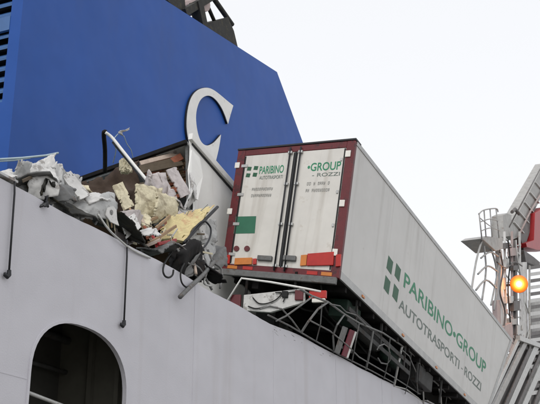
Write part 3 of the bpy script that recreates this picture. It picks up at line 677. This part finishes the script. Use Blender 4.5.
def rod(name, label, cat, pts, r, m, group=None, seg=8):
    o = MB().tube(soft_path([at(*p) for p in pts], 4), r, seg).build(name, m, None, smooth=True); settle(o); return tag(o, label, cat, group)
def plank(name, label, cat, a, b, w, h, m, group=None, up=(0,1,0)):
    o = MB().bar(at(*a), at(*b), w, h, up).build(name, m, None, bevel=0.006); settle(o); return tag(o, label, cat, group)

# ------------------------------------------------------------------ debris inside and around the torn trailer
def crush(name, label, cat, corners, m, seed, folds=7, ang=55, depth=0.5, nx=26, ny=20, thick=0.018, rag=0.3, group=None, over=1.5):
    """a sheet really folded along random creases, then fitted to its place: corners px,py,n round the sheet"""
    c = [at(*p) for p in corners]; r = random.Random(seed*101+7); off = Vector((seed*3.7, seed*1.1, 0))
    ctr = (c[0]+c[1]+c[2]+c[3])/4; e1 = ((c[1]-c[0])+(c[2]-c[3]))/2; e2 = ((c[3]-c[0])+(c[2]-c[1]))/2
    l1, l2 = e1.length, e2.length; e1n = e1.normalized(); e3 = e1n.cross(e2).normalized(); asp = l2/l1
    pts = []
    for j in range(ny+1):
        for i in range(nx+1):
            u, v = (i/nx-0.5), (j/ny-0.5)*asp
            ed = min(i, j, nx-i, ny-j)
            q_ = Vector((u*6, v*6, 0))+off
            if ed == 0: u += 0.10*noise.noise(q_*0.6)+0.02*noise.noise(q_*3.1); v += (0.10*noise.noise(q_*0.6+Vector((5,5,5)))+0.02*noise.noise(q_*3.3+Vector((5,5,5))))*asp
            pts.append(Vector((u, v, 0.03*noise.noise(q_*0.7)+0.012*noise.noise(q_*2.5))))
    for k in range(folds):
        a = r.uniform(0, math.pi); d = Vector((math.cos(a), math.sin(a), 0)); nn = Vector((-d.y, d.x, 0))
        o_ = nn*r.uniform(-0.34, 0.34)*min(1, asp+0.2); th = R(r.choice((-1, 1))*r.uniform(ang*0.4, ang))
        rot = Matrix.Rotation(th, 3, d); rh = 0.03
        for i, p in enumerate(pts):
            t = (p-o_).dot(nn)
            if t > 0:
                f = min(1, t/rh); pts[i] = o_+Matrix.Rotation(th*f, 3, d) @ (p-o_) if f < 1 else o_+rot @ (p-o_)
    lo = [min(p[i] for p in pts) for i in range(3)]; hi = [max(p[i] for p in pts) for i in range(3)]
    out = []
    for p in pts:
        a, b, z = [(p[i]-(lo[i]+hi[i])/2)/max(1e-6, hi[i]-lo[i]) for i in range(3)]
        out.append(ctr+e1*a+e2*b+e3*z*min(depth*min(l1, l2)*2, (hi[2]-lo[2])*l1))
    fs = []
    for j in range(ny):
        for i in range(nx):
            ed = min(i, j, nx-1-i, ny-1-j)
            if ed == 0 and noise.noise(Vector((i*0.45, j*0.45, seed*1.3))) > 0.28: continue
            a = j*(nx+1)+i; fs += [(a, a+1, a+nx+2), (a, a+nx+2, a+nx+1)]
    mb = MB(); mb.v = out; mb.f = fs; o = mb.build(name, m, None, smooth=True, fix=False)
    bm = bmesh.new(); bm.from_mesh(o.data)
    bmesh.ops.delete(bm, geom=[v for v in bm.verts if not v.link_faces], context='VERTS')
    seen = set(); best = []                                     # keep the one connected piece
    for f0 in bm.faces:
        if f0 in seen: continue
        st = [f0]; seen.add(f0); comp = []
        while st:
            f = st.pop(); comp.append(f)
            for v in f.verts:
                for g in v.link_faces:
                    if g not in seen: seen.add(g); st.append(g)
        if len(comp) > len(best): best = comp
    keep = set(best); bmesh.ops.delete(bm, geom=[f for f in bm.faces if f not in keep], context='FACES')
    bm.to_mesh(o.data); bm.free(); settle(o)
    so = o.modifiers.new('thickness', 'SOLIDIFY'); so.thickness = thick; so.offset = 0
    return tag(o, label, cat, group)

sheet('tarpaulin', 'dark brown tarpaulin hanging in the left half of the torn trailer', 'tarpaulin',
      [(82,184,4.3),(138,162,3.3),(141,214,3.0),(92,216,3.9)], 'tarp_brown', 30, 22, 0.16, 1.8, 3, 0.02, 0.10, smooth=True)
sheet('tarpaulin', 'red-brown tarpaulin fold sagging behind the white bracket on the hull edge', 'tarpaulin',
      [(98,196,2.6),(138,190,2.4),(142,224,2.2),(108,222,2.4)], 'tarp_brown', 22, 16, 0.16, 2.2, 8, 0.02, 0.12, smooth=True)
bd = random.Random(11); ms = ['board_tan','board_dark','board_red','board_pale','board_tan','board_dark','board_tan','board_red','board_dark','board_pale','board_tan','board_dark','board_tan','board_red','board_dark','board_tan']
for i in range(30):
    f = i/29; y = 149+f*44; x1 = 186+f*5+bd.uniform(-6,2); x0 = 138+bd.uniform(-2,14)
    plank('splintered_board', {'board_tan': 'tan', 'board_dark': 'dark brown', 'board_red': 'reddish', 'board_pale': 'pale'}[ms[i % 16]]+' splintered board in the layered cargo under the torn roof edge', 'board',
          (x0, y+14+bd.uniform(-4,4), 3.3+bd.uniform(-0.1,0.1)-f*0.2), (x1, y+bd.uniform(-4,4), 2.62+bd.uniform(0,0.12)-f*0.03), 0.04+bd.random()*0.10, 0.03+bd.random()*0.05, ms[i % 16], 'splintered boards inside the torn trailer', (0.3,1,-0.4))
sheet('insulation_panel', 'yellow foam insulation panel with a black edge sticking out of the wreck', 'panel',
      [(161,219,0.9),(214,205.5,0.7),(184,241,0.6),(161,240,0.8)], 'foam_yellow', 22, 14, 0.04, 1.6, 21, 0.05, 0.06)
rod('edge_strip', 'straight black edge strip along the yellow insulation panel', 'strip', [(184,243,0.58),(200,225,0.62),(217.5,207,0.66)], 0.026, 'black_edge')
crush('insulation_panel', 'cream crumpled foam sheet hanging left of the yellow panel', 'panel',
      [(131,183,1.3),(166,190,1.2),(160,222,1.0),(138,217,1.1)], 'foam_cream', 36, 3, 28, 0.2, thick=0.04, rag=0.25)
crush('insulation_panel', 'pale cream torn panel standing behind the yellow panel', 'panel',
      [(150,194,1.05),(176,198,1.0),(180,222,0.85),(154,222,0.9)], 'foam_cream', 71, 3, 30, 0.2, thick=0.04)
crush('insulation_panel', 'small cream foam flap low beside the red sticks', 'panel',
      [(136,212,0.95),(152,212,0.9),(154,232,0.7),(140,230,0.75)], 'foam_cream', 72, 3, 40, 0.3, thick=0.04)
crush('crumpled_film', 'grey crumpled plastic film draped over the broken cargo', 'film',
      [(140,178,1.6),(178,178,1.6),(198,210,1.2),(154,212,1.2)], 'film_pink', 43, 7, 42, 0.3, 34, 26, 0.008)
crush('crumpled_film', 'grey crumpled film strip trailing onto the yellow panel', 'film',
      [(158,196,1.1),(194,200,0.95),(210,212,0.8),(166,211,0.95)], 'skin_grey', 45, 6, 45, 0.35, 32, 14, 0.008)
crush('torn_sheet', 'narrow whitish torn sheet between the cargo and the white side wall', 'sheet',
      [(182,178,1.9),(192,176,1.9),(202,206,1.5),(188,206,1.5)], 'skin_white', 47, 6, 50, 0.4, 16, 22)
lump('foam_chunk', 'small cream foam chunk at the foot of the leaning pole', 'foam', 126, 166, 2.4, 0.08, 0.08, 0.12, 'foam_cream', 3, 0, 0.5)
rod('bent_post', 'dark upright post rising above the torn roof edge', 'post', [(105,172,2.9),(105,150,2.75),(103.8,133.5,2.5),(106,132,2.45)], 0.040, 'chassis')
rod('leaning_pole', 'long pale pole leaning down from the dark post across the wreck', 'pole', [(105.5,132.5,2.42),(112,137.5,2.34),(122,150,2.15),(135,166,1.9),(161,197,1.35)], 0.026, 'letter_white')
rod('leaning_pole', 'black rod for the shaded underside of the pale leaning pole', 'pole', [(113,142,2.36),(135,169,1.98),(158,197.5,1.45)], 0.026, 'black_edge')  # added black rod paints the pale pole's shaded underside
crush('plastic_scrap', 'white plastic scrap caught beside the top of the dark post', 'scrap',
      [(116,133,2.3),(129,126,2.3),(133,131,2.3),(121,137,2.3)], 'skin_white', 52, 5, 60, 0.5, 16, 10, 0.006)
rod('bent_wire', 'thin wire tying the white plastic scrap to the torn roof edge', 'wire', [(118,134,2.35),(113,141,2.4),(116,150,2.5),(113,163,2.8)], 0.008, 'rail_cyan')
rod('bent_wire', 'thin loose wire below the white plastic scrap', 'wire', [(124,136,2.32),(127,144,2.4),(131,150,2.5),(133,158,2.6)], 0.007, 'rail_cyan')

# rubble lying along the top of the hull at the left
for (nm, lab, cat, cs, mm, sd_, fo, an) in (
 ('torn_sheet', 'pale torn scrap at the far left end of the hull edge', 'sheet', [(-8,168,0.5),(12,170,0.5),(16,184,0.2),(-8,180,0.2)], 'skin_white', 101, 8, 70),
 ('torn_sheet', 'white ragged scrap above the leftmost hanging cable', 'sheet', [(10,171,0.45),(30,169,0.5),(34,188,0.15),(14,185,0.15)], 'skin_grey', 102, 9, 70),
 ('torn_sheet', 'grey crushed plate under the raised pointed sheet', 'sheet', [(24,175,0.35),(46,176,0.35),(54,204,0.06),(28,194,0.06)], 'skin_white', 133, 6, 50),
 ('torn_sheet', 'white torn sheet with a raised pointed corner on the hull edge', 'sheet', [(30,173,0.55),(57,161,0.6),(54,172,0.4),(34,182,0.35)], 'skin_white', 104, 4, 40),
 ('torn_sheet', 'small white curled sheet beside the raised pointed sheet', 'sheet', [(52,164,0.65),(62,165,0.65),(70,184,0.4),(58,184,0.4)], 'skin_white', 105, 5, 50),
 ('crumpled_bundle', 'grey crumpled plate bulging over the hull edge beside the black rag', 'plate', [(50,172,0.5),(80,181,0.55),(82,212,0.10),(54,206,0.05)], 'skin_grey', 126, 4, 34),
 ('crumpled_bundle', 'long grey crumpled roll lying on the hull edge', 'plate', [(70,193,0.45),(106,198,0.45),(112,226,0.08),(74,216,0.06)], 'skin_grey', 117, 5, 40),
 ('torn_sheet', 'pale crease of torn sheet on top of the long grey roll', 'sheet', [(76,197,0.25),(100,199,0.35),(108,207,0.15),(82,206,0.1)], 'skin_white', 108, 6, 50),
 ('torn_sheet', 'tan torn liner strip between the crumpled plate and the long roll', 'sheet', [(74,184,0.8),(88,186,0.8),(92,198,0.5),(78,198,0.5)], 'foam_cream', 109, 6, 60),
 ('torn_sheet', 'pinkish white crumpled liner right of the bracket with the hole', 'sheet', [(114,220,0.5),(140,217,0.6),(146,238,0.2),(120,236,0.12)], 'film_pink', 110, 9, 60),
 ('torn_sheet', 'small pale crumpled scrap below the cream foam sheet', 'sheet', [(134,226,0.5),(152,226,0.5),(156,248,0.15),(140,244,0.15)], 'skin_white', 111, 8, 60),
 ('torn_sheet', 'dark sheet added for shade in the gaps behind the white scraps at the left', 'sheet', [(10,178,0.6),(50,178,0.6),(60,204,0.12),(14,186,0.15)], 'dull_metal', 112, 7, 60),  # fill sheet, shade between the scraps put into its colour
 ('torn_sheet', 'dark sheet added for the shade under the crumpled plate at the hull edge', 'sheet', [(44,190,0.25),(84,198,0.25),(106,232,0.05),(48,208,0.05)], 'soot_gap_dark', 113, 7, 50),  # near-black fill for the shaded gap above the hull edge
 ('torn_sheet', 'grey torn plate behind the small black tatter', 'sheet', [(34,186,0.3),(64,188,0.3),(70,214,0.1),(36,200,0.1)], 'dull_metal', 118, 4, 40),
 ('torn_sheet', 'dark sheet added for the shade under the pinkish liner', 'sheet', [(98,208,0.4),(134,220,0.4),(150,252,0.08),(112,236,0.06)], 'soot_gap_dark', 114, 7, 50)):  # near-black fill for the shaded gap below the liner
    crush(nm, lab, cat, cs, mm, sd_, max(3, int(fo*0.6)), an*0.72, 0.4)
crush('dark_rag', 'black rag drooping over the hull edge under the torn sheets', 'rag', [(38,180,0.2),(54,180,0.2),(54,204,-0.03),(42,202,-0.03)], 'soot_gap_dark', 15, 9, 70, 0.4)
crush('dark_rag', 'small black tatter hanging lowest from the hull edge rubble', 'rag', [(41,196,0.0),(49,198,0.0),(49,209,-0.04),(43,208,-0.04)], 'black_edge', 16, 6, 70, 0.3, 12, 12)
# white bracket with a round hole
loops = [[(-0.17,-0.12),(-0.02,-0.20),(0.20,-0.16),(0.12,-0.06),(0.05,0.12),(-0.05,0.16),(-0.16,0.05)], [(-0.05+0.05*math.cos(a), 0.0+0.06*math.sin(a)) for a in [k*math.pi/8 for k in range(16)]]]
pb = at(113, 214, 0.02)
br = curve_mesh('bracket', loops, 0.012, 'skin_white', None, Matrix.Translation(pb) @ TOP @ Matrix.Scale(0.62, 4) @ Matrix.Rotation(-0.3, 4, 'Z') @ Matrix.Rotation(0.3, 4, 'Y')); settle(br)
tag(br, 'white metal bracket with a round hole on the hull edge', 'bracket')
rod('bent_rod', 'thin pale rod lying along the hull edge beneath the bracket', 'rod', [(98,214,0.06),(106,226,0.0),(113,234,-0.03),(121,241,-0.04),(128,247,-0.03),(138,253,-0.02),(150,258,-0.02)], 0.013, 'pale_metal')
# sticks in the middle
for i, (a, b, mm, lab) in enumerate((
    ((140,214,0.9),(152,242,0.6),'board_pale','pale upright stick at the left of the red splinters'),
    ((147,238,0.6),(166,222,0.8),'board_red','red splinter rising to the right below the cream foam'),
    ((150,243,0.45),(176,226,0.6),'board_tan','long tan stick crossing below the yellow panel'),
    ((152,232,0.55),(158,250,0.4),'crane_red','short red stick hanging below the cream foam'),
    ((144,226,0.7),(160,246,0.45),'board_red','red-brown stick crossing the long tan stick'),
    ((138,222,0.8),(156,230,0.7),'board_dark','dark board end wedged left of the red splinters'),
    ((156,228,0.65),(170,216,0.85),'board_tan','tan stick leaning against the yellow panel'),
    ((158,244,0.4),(176,240,0.5),'crane_red','red stick lying flat under the yellow panel'),
    ((146,246,0.35),(160,240,0.45),'board_pale','pale stick end at the hull edge below the red stick'),
    ((166,214,1.0),(150,220,0.9),'board_tan','tan lath between the cream foam and the yellow panel'),
    ((128,206,1.6),(146,232,0.8),'board_tan','tan lath leaning left of the cream foam sheet'))):
    plank('broken_stick', lab, 'stick', a, b, 0.045, 0.03, mm, 'broken sticks below the insulation panels')
# flat torn panels standing in the wreck
for (lab, cs, mm, sd_) in (
 ('pale torn panel strip slanting above the grey film', [(166,170,1.5),(176,168,1.5),(190,194,1.3),(181,198,1.3)], 'film_pink', 301),
 ('white torn panel strip low beside the pinkish liner', [(120,222,0.3),(134,214,0.4),(140,228,0.25),(126,238,0.12)], 'skin_white', 302),
 ('cream torn panel strip below the dark post', [(112,186,1.2),(122,182,1.2),(134,206,1.0),(124,210,1.0)], 'foam_cream', 303),
 ('white torn panel strip leaning on the crumpled plate', [(62,176,0.3),(70,172,0.3),(90,196,0.15),(80,200,0.12)], 'skin_white', 304),
 ('pale torn panel strip right of the yellow panel', [(196,212,0.9),(206,210,0.9),(212,236,0.75),(203,240,0.75)], 'skin_white', 305),
 ('white torn panel strip hanging left of the trailer corner', [(204,244,0.7),(214,240,0.8),(216,268,0.5),(206,270,0.45)], 'skin_grey', 306)):
    sheet('panel_strip', lab, 'panel', cs, mm, 12, 16, 0.03, 1.8, sd_, 0.022, 0.08)
# tangle of dark metal below the wreck
rod('frame_loop', 'black bent frame loop beside the yellow panel', 'frame', [(187,241,0.55),(194,229,0.6),(203,221,0.6),(209,225,0.57),(211,231,0.55),(209,240,0.5),(203,248,0.45),(195,248.5,0.5),(189,244,0.55)], 0.015, 'black_edge')
for (nm, lab, cs, mm, sd_) in (
 ('crumpled_bundle', 'bluish grey crumpled film inside the black frame loop', [(188,226,1.0),(208,224,1.0),(210,250,0.8),(190,250,0.8)], 'skin_grey', 201),
 ('crumpled_bundle', 'pale crushed scrap under the black frame loop', [(176,244,0.5),(192,248,0.45),(196,264,0.3),(180,260,0.3)], 'skin_white', 202),
 ('twisted_plate', 'dark twisted plate at the hull edge below the sticks', [(142,238,0.35),(172,240,0.4),(180,266,0.08),(150,258,0.08)], 'dull_metal', 203),
 ('twisted_plate', 'dark twisted plate at the hull edge below the frame loop', [(166,250,0.4),(200,250,0.45),(206,284,0.1),(172,272,0.06)], 'chassis', 204),
 ('twisted_plate', 'dark twisted plate left of the trailer light bar', [(194,256,0.7),(214,262,0.6),(219,291,0.1),(202,284,0.08)], 'chassis', 205),
 ('twisted_plate', 'grey dented plate between the white wall and the trailer corner', [(196,246,0.9),(214,242,1.1),(216,280,0.6),(196,274,0.6)], 'dull_metal', 206),
 ('twisted_plate', 'small grey torn plate behind the grey strut', [(186,256,0.35),(204,262,0.35),(204,280,0.1),(188,274,0.1)], 'rail_grey', 207)):
    crush(nm, lab, 'plate', cs, mm, sd_, 5, 45, 0.4)
rod('hose_hook', 'black hose end curled into a hook over the hull edge', 'hose', [(172,252,0.3),(167,259,0.05),(164,265,-0.03),(163,271,-0.06),(165,276,-0.07),(169,277.5,-0.07),(172.5,275,-0.06),(173.5,270,-0.05)], 0.013, 'rubber')
rod('hose_hook', 'second black hose curling down beside the grey strut', 'hose', [(185,262,0.2),(181.5,269,0.0),(180.5,276,-0.06),(182,283,-0.07),(186,287,-0.07),(190,286,-0.06)], 0.012, 'rubber')
rod('grey_strut', 'grey strut slanting down over the hull edge below the wreck', 'strut', [(180,297,-0.10),(190,287,-0.06),(203,275,0.1),(214,262,0.4)], 0.032, 'dull_metal')
for pts, rr, mm, lab in (
  ([(176,246,0.35),(186,262,0.2),(199,268,0.2),(212,290,0.1)], 0.018, 'rail_grey', 'rusty bent bar crossing the dark twisted plates'),
  ([(170,244,0.4),(181,250,0.35),(193,262,0.25),(196,274,0.1)], 0.022, 'board_pale', 'pale bent bar lying across the crushed scrap'),
  ([(200,262,0.3),(207,270,0.25),(204,283,0.12),(212,286,0.1)], 0.015, 'pale_metal', 'thin pale bent bar beside the grey dented plate'),
  ([(208,250,0.5),(213,262,0.4),(222,270,0.3),(220,288,0.1)], 0.016, 'dull_metal', 'dark bent bar left of the trailer bumper')):
    rod('bent_bar', lab, 'bar', pts, rr, mm)
sp_ = random.Random(77)
def splinters(n_, fx, lab, grp):
    for i in range(n_):
        x, y, nn = fx(sp_); L_ = sp_.uniform(4, 11); a = sp_.uniform(-1.9, 0.3)
        plank('splinter', lab, 'splinter', (x, y, nn), (x+L_*math.cos(a), y+L_*math.sin(a), nn+sp_.uniform(-0.12, 0.12)), sp_.uniform(0.012, 0.04), sp_.uniform(0.006, 0.018),
              sp_.choice(['skin_white','board_tan','soot_gap_dark','pale_metal','foam_cream','board_dark','rail_grey']), grp)
splinters(26, lambda r: (lambda t: (t*140, 172+t*140*0.50+r.uniform(-4, 8), r.uniform(0.1, 0.5)))(r.random()), 'loose splinter in the rubble along the left hull edge', 'splinters along the left hull edge')
splinters(26, lambda r: (r.uniform(140, 205), r.uniform(205, 262), r.uniform(0.3, 0.9)), 'loose splinter among the sticks and torn panels of the wreck', 'splinters among the torn panels')
# rusty scrapes on the hull just below its edge
for i in range(14):
    x = sp_.uniform(238, 330); ya = 178+0.526*x+sp_.uniform(3, 12)
    a = at(x, ya, -0.0025); L_ = sp_.uniform(0.03, 0.16); t_ = sp_.uniform(-0.3, 0.1); h_ = sp_.uniform(0.003, 0.009)
    MB().prism([a, a+Vector((L_*0.6, 0, L_*0.6*t_-h_)), a+Vector((L_, 0, L_*t_)), a+Vector((L_*0.5, 0, L_*0.5*t_+h_*0.7))], (0, 0.006, 0)).build('scrape_mark', sp_.choice(['hull_trim','dull_metal']), ferry)

# ------------------------------------------------------------------ hanging cables on the hull
for (x0, y0, x1, y1, lab) in ((15.5,180,9,272,'thin black cable hanging down the hull at its left end'), (127.5,246,124,322,'thin black hooked cable hanging beside the arched opening')):
    a, b = at(x0, y0, -0.03), at(x1, y1, -0.035)
    base = Vector((b.x, -0.035, b.z))
    hc = ship_empty('hanging_cable', base)
    MB().tube([p-base for p in (Vector((a.x, 0.06, HT+0.055)), Vector((a.x, -0.02, HT+0.045)), along(a, b, 0.15), along(a, b, 0.5), b)], 0.011, 8).build('cable', 'black_edge', hc, smooth=True)
    hk = [Vector((0.0,0,0.02)), Vector((0.005,0,-0.03)), Vector((-0.02,0,-0.055)), Vector((-0.055,0,-0.045)), Vector((-0.06,0,-0.02))]
    MB().tube(hk, [0.022,0.024,0.024,0.022,0.014], 8).build('hook', 'black_edge', hc, smooth=True)
    tag(hc, lab, 'cable', 'cables hanging down the hull')

# ------------------------------------------------------------------ deck crane at the bow
NC = 0.9
cb = at(512, 400, NC); cb = Vector((cb.x, NC, DECK))
cr = ship_empty('deck_crane', cb)
tag(cr, 'grey deck crane with red winch housing, boom and railed platform beyond the trailer', 'crane')
def cq(px, py, n=NC): return at(px, py, n)-cb
sc = (at(522, 300, NC)-at(500, 300, NC)).x
def cprism(name, pxs, n, depth, m, parent=None, bevel=0.02): return MB().prism([cq(x, y, n) for x, y in pxs], (0, depth, 0)).build(name, m, parent or cr, bevel=bevel)
for nn_ in (NC-0.15, NC+0.55):
    for x0_, x1_, mm_ in ((504.5, 506.5, 'crane_pale'), (519.5, 521.5, 'crane_pale'), (512, 511.5, 'crane_pink')):
        MB().bar(cq(x0_, 232, nn_), cq(x1_, 404, nn_), 0.09, 0.09, (1,0,0)).build('mast_chord', mm_, cr)
    for k_ in range(9):
        y_ = 238+k_*18
        MB().bar(cq(505, y_, nn_), cq(520.5, y_+(18 if k_ % 2 else 0)-(0 if k_ % 2 else 0)+(0 if k_ % 2 else 18), nn_), 0.05, 0.05, (0,1,0)).build('mast_brace', 'crane_pale', cr)
        MB().bar(cq(505.4, y_+9, nn_), cq(520.6, y_+7, nn_), 0.05, 0.05, (0,1,0)).build('mast_brace', 'crane_grey', cr)
cprism('mast_head', [(503,215),(507,213),(511.5,215),(512,236),(504,237)], NC-0.05, 0.5, 'crane_grey')
cprism('boom', [(508,228),(515,219),(545,163),(552,176),(522,236),(512,240)], NC+0.05, 0.6, 'crane_grey')
MB().tube([cq(512,212,NC-0.1), cq(515,209,NC-0.1), cq(519,214,NC-0.1)], 0.08, 8).build('sheave_guard', 'crane_dark', cr)
for k_ in range(6):
    f_ = k_/6; xa, ya, xb, yb = 514+f_*32, 222-f_*60, 522+f_*31, 236-f_*60
    MB().bar(cq(xa, ya, NC+0.0), cq(xb+1.5, yb-3, NC+0.0), 0.06, 0.08, (0,1,0)).build('boom_rib', 'crane_pale', cr)
MB().tube([cq(509,227,NC-0.05), cq(545,160,NC-0.05)], 0.035, 8).build('boom_cable', 'crane_dark', cr, smooth=True)
MB().tube([cq(518,237,NC-0.05), cq(530,212,NC-0.05), cq(550,178,NC-0.05)], 0.05, 8).build('boom_pipe', 'crane_pink', cr, smooth=True)
cprism('boom_plate', [(520,236),(526,222),(536,206),(530,232),(524,250)], NC+0.02, 0.5, 'crane_dark')
cprism('winch_housing', [(535,213),(545,207),(552,206),(552,250),(537,250),(527,247),(526,243),(534,240)], NC-0.2, 0.9, 'crane_red')
cprism('housing_foot', [(524,250),(534,257),(540,262),(540,268),(526,262)], NC-0.1, 0.8, 'crane_dark')
# platform with railing
cprism('platform', [(482,238.5),(486,236),(503,237.5),(503,249),(496,251),(486,242)], NC-0.4, 0.8, 'crane_grey')
def rail(name, pts, n, r, m='crane_grey'): return MB().tube(soft_path([cq(x, y, n) for x, y in pts], 4), r, 6).build(name, m, cr, smooth=True)
for n in (NC-0.5, NC+0.45):
    rail('platform_rail', [(479,214),(484,210),(496,208.5),(498,212)], n, 0.026); rail('platform_rail', [(480,222),(490,219),(498,221)], n, 0.02); rail('platform_rail', [(481,231),(490,228),(499,230)], n, 0.02); rail('platform_rail', [(480,218),(490,226),(500,231)], n, 0.018)
    for x0, y0, x1, y1 in ((479,213,482,240),(484,210,486,237),(490,209,492,237),(496,208.5,499,238)): rail('railing_post', [(x0,y0),(x1,y1)], n, 0.026)
MB().tube([cq(479,214,NC-0.5), cq(479,214,NC+0.45)], 0.035, 6).build('platform_rail', 'crane_grey', cr, smooth=True)
for pts in ([(481,258),(490,252),(498,256)], [(478,274),(488,266),(498,272)], [(476,290),(486,280),(496,288)], [(482,240),(476,262),(470,300)], [(484,246),(486,270),(482,300)], [(490,246),(495,262),(497,280),(494,310)], [(500,250),(497,275),(491,305)]):
    rail('platform_leg', pts, NC-0.3, 0.036, 'crane_grey')
for k, (x0, x1, y0, y1, m) in enumerate(((500,502.5,250,330,'crane_pale'), (524,527,262,404,'crane_pale'), (515,517,240,400,'crane_dark'), (497,500,300,345,'crane_pink'))):
    cprism('service_pipe', [(x0,y0),(x1,y0),(x1+2,y1),(x0+2,y1)], NC-0.25, 0.2, m)
ck = random.Random(9)
for (x, y, ww, hh, m) in ((506,246,5,6,'crane_dark'),(515,252,6,8,'crane_pink'),(508,264,4,10,'pale_metal'),(516,268,5,5,'crane_dark'),(504,284,5,12,'crane_grey'),(510,300,7,7,'pale_metal'),(517,306,6,10,'crane_dark'),(505,312,6,5,'crane_pink'),(513,322,8,6,'crane_grey'),(520,330,5,9,'pale_metal'),(508,336,7,5,'crane_dark')):
    cprism('junction_box', [(x-ww/2,y-hh/2),(x+ww/2,y-hh/2-0.6),(x+ww/2,y+hh/2-0.6),(x-ww/2,y+hh/2)], NC-0.22-ck.random()*0.1, 0.2, m, None, 0.015)
for pts, r_ in (([(500,252),(503,270),(500,292),(505,312),(503,334)], 0.035), ([(508,240),(510,262),(508,290),(511,330)], 0.03), ([(516,240),(518,262),(524,296),(522,330)], 0.03), ([(497,262),(506,268),(514,262),(522,266)], 0.03), ([(524,300),(530,320),(526,345)], 0.035), ([(505,335),(515,345),(528,342)], 0.04)):
    MB().tube(soft_path([cq(x, y, NC-0.32) for x, y in pts]), r_, 8).build('hydraulic_hose', ck.choice(['rubber','crane_dark','pale_metal']), cr, smooth=True)
# rung ladder at the right
for x in (529.5, 543):
    rail('ladder_stile', [(x,266),(x,404)], NC-0.35, 0.05)
for k in range(20):
    y = 268+k*6.6; MB().bar(cq(529.5,y,NC-0.35), cq(543,y-2.0,NC-0.35), 0.16, 0.05, (0,1,0)).build('ladder_rung', 'crane_pale' if k % 2 else 'crane_dark', cr)
cprism('back_plate', [(531,300),(550,296),(552,412),(533,412)], NC+0.2, 0.15, 'crane_grey')
cprism('cable_box', [(496,330),(512,322),(514,350),(498,356)], NC-0.35, 0.4, 'crane_pink')
# lit orange work lamp
lp = cq(519, 284, NC-0.75)
cv = (SHIP.inverted().to_3x3() @ (CAM-(SHIP @ (lp+cb)))).normalized()          # aimed down at the quay
lm = MB().disc(lp-cv*0.34, cv, 0.18, 0.28, 20, 0.30).build('work_lamp', 'crane_dark', cr)
ln = MB().tube([Vector((0,0,0.0)), Vector((0,0,0.03)), Vector((0,0,0.06)), Vector((0,0,0.075))], [0.36, 0.34, 0.22, 0.02], 32).build('lens', 'lamp_lens', lm, smooth=True)
ln.location = lp-cv*0.05; ln.rotation_euler = cv.to_track_quat('Z', 'Y').to_euler()
MB().bar(lp-cv*0.3, lp-cv*0.3+Vector((0,0.8,0)), 0.08, 0.08).build('lamp_arm', 'crane_dark', lm)
pl = bpy.data.lights.new('work_lamp_light', 'POINT'); pl.energy = 45; pl.color = (1.0, 0.36, 0.08); pl.shadow_soft_size = 0.2
plo = bpy.data.objects.new('work_lamp_light', pl); COL.objects.link(plo); plo.parent = cr; plo.location = lp+cv*0.5

# stowed gangway with pale beams, lower right
gb_ = at(505, 412, 0.45); gb_ = Vector((gb_.x, 0.45, DECK))
gw = ship_empty('stowed_gangway', gb_)
tag(gw, 'stowed gangway of pale slanting beams in the lower right corner', 'gangway')
def gq(px, py, n=0.45): return at(px, py, n)-gb_
for k, (x0, y0, x1, y1, wv, m) in enumerate(((527,340,489,408,4,'crane_grey'), (531,348,499,408,3,'crane_dark'), (537,346,505,406,5,'pale_metal'), (543,350,512,408,2.5,'crane_dark'), (548,352,517,410,5,'pale_metal'), (553,360,527,412,2.5,'crane_dark'), (558,362,532,414,5,'pale_metal'), (520,338,484,404,2.5,'pale_metal'))):
    MB().prism([gq(x0-wv/2,y0), gq(x0+wv/2,y0+1), gq(x1+wv/2+0.5,y1+12), gq(x1-wv/2+0.5,y1+12)], (0, 0.12 if m != 'crane_dark' else 0.05, 0)).build('beam_and_gap', m, gw, bevel=0.01)  # dark strips paint the shaded gaps between the pale beams
MB().prism([gq(522,338,0.6), gq(560,330,0.6), gq(556,430,0.6), gq(482,425,0.6)], (0, 0.1, 0)).build('backing_plate', 'crane_dark', gw)
MB().bar(gq(518,338), gq(556,352), 0.2, 0.16, (0,1,0)).build('end_bar', 'pale_metal', gw)
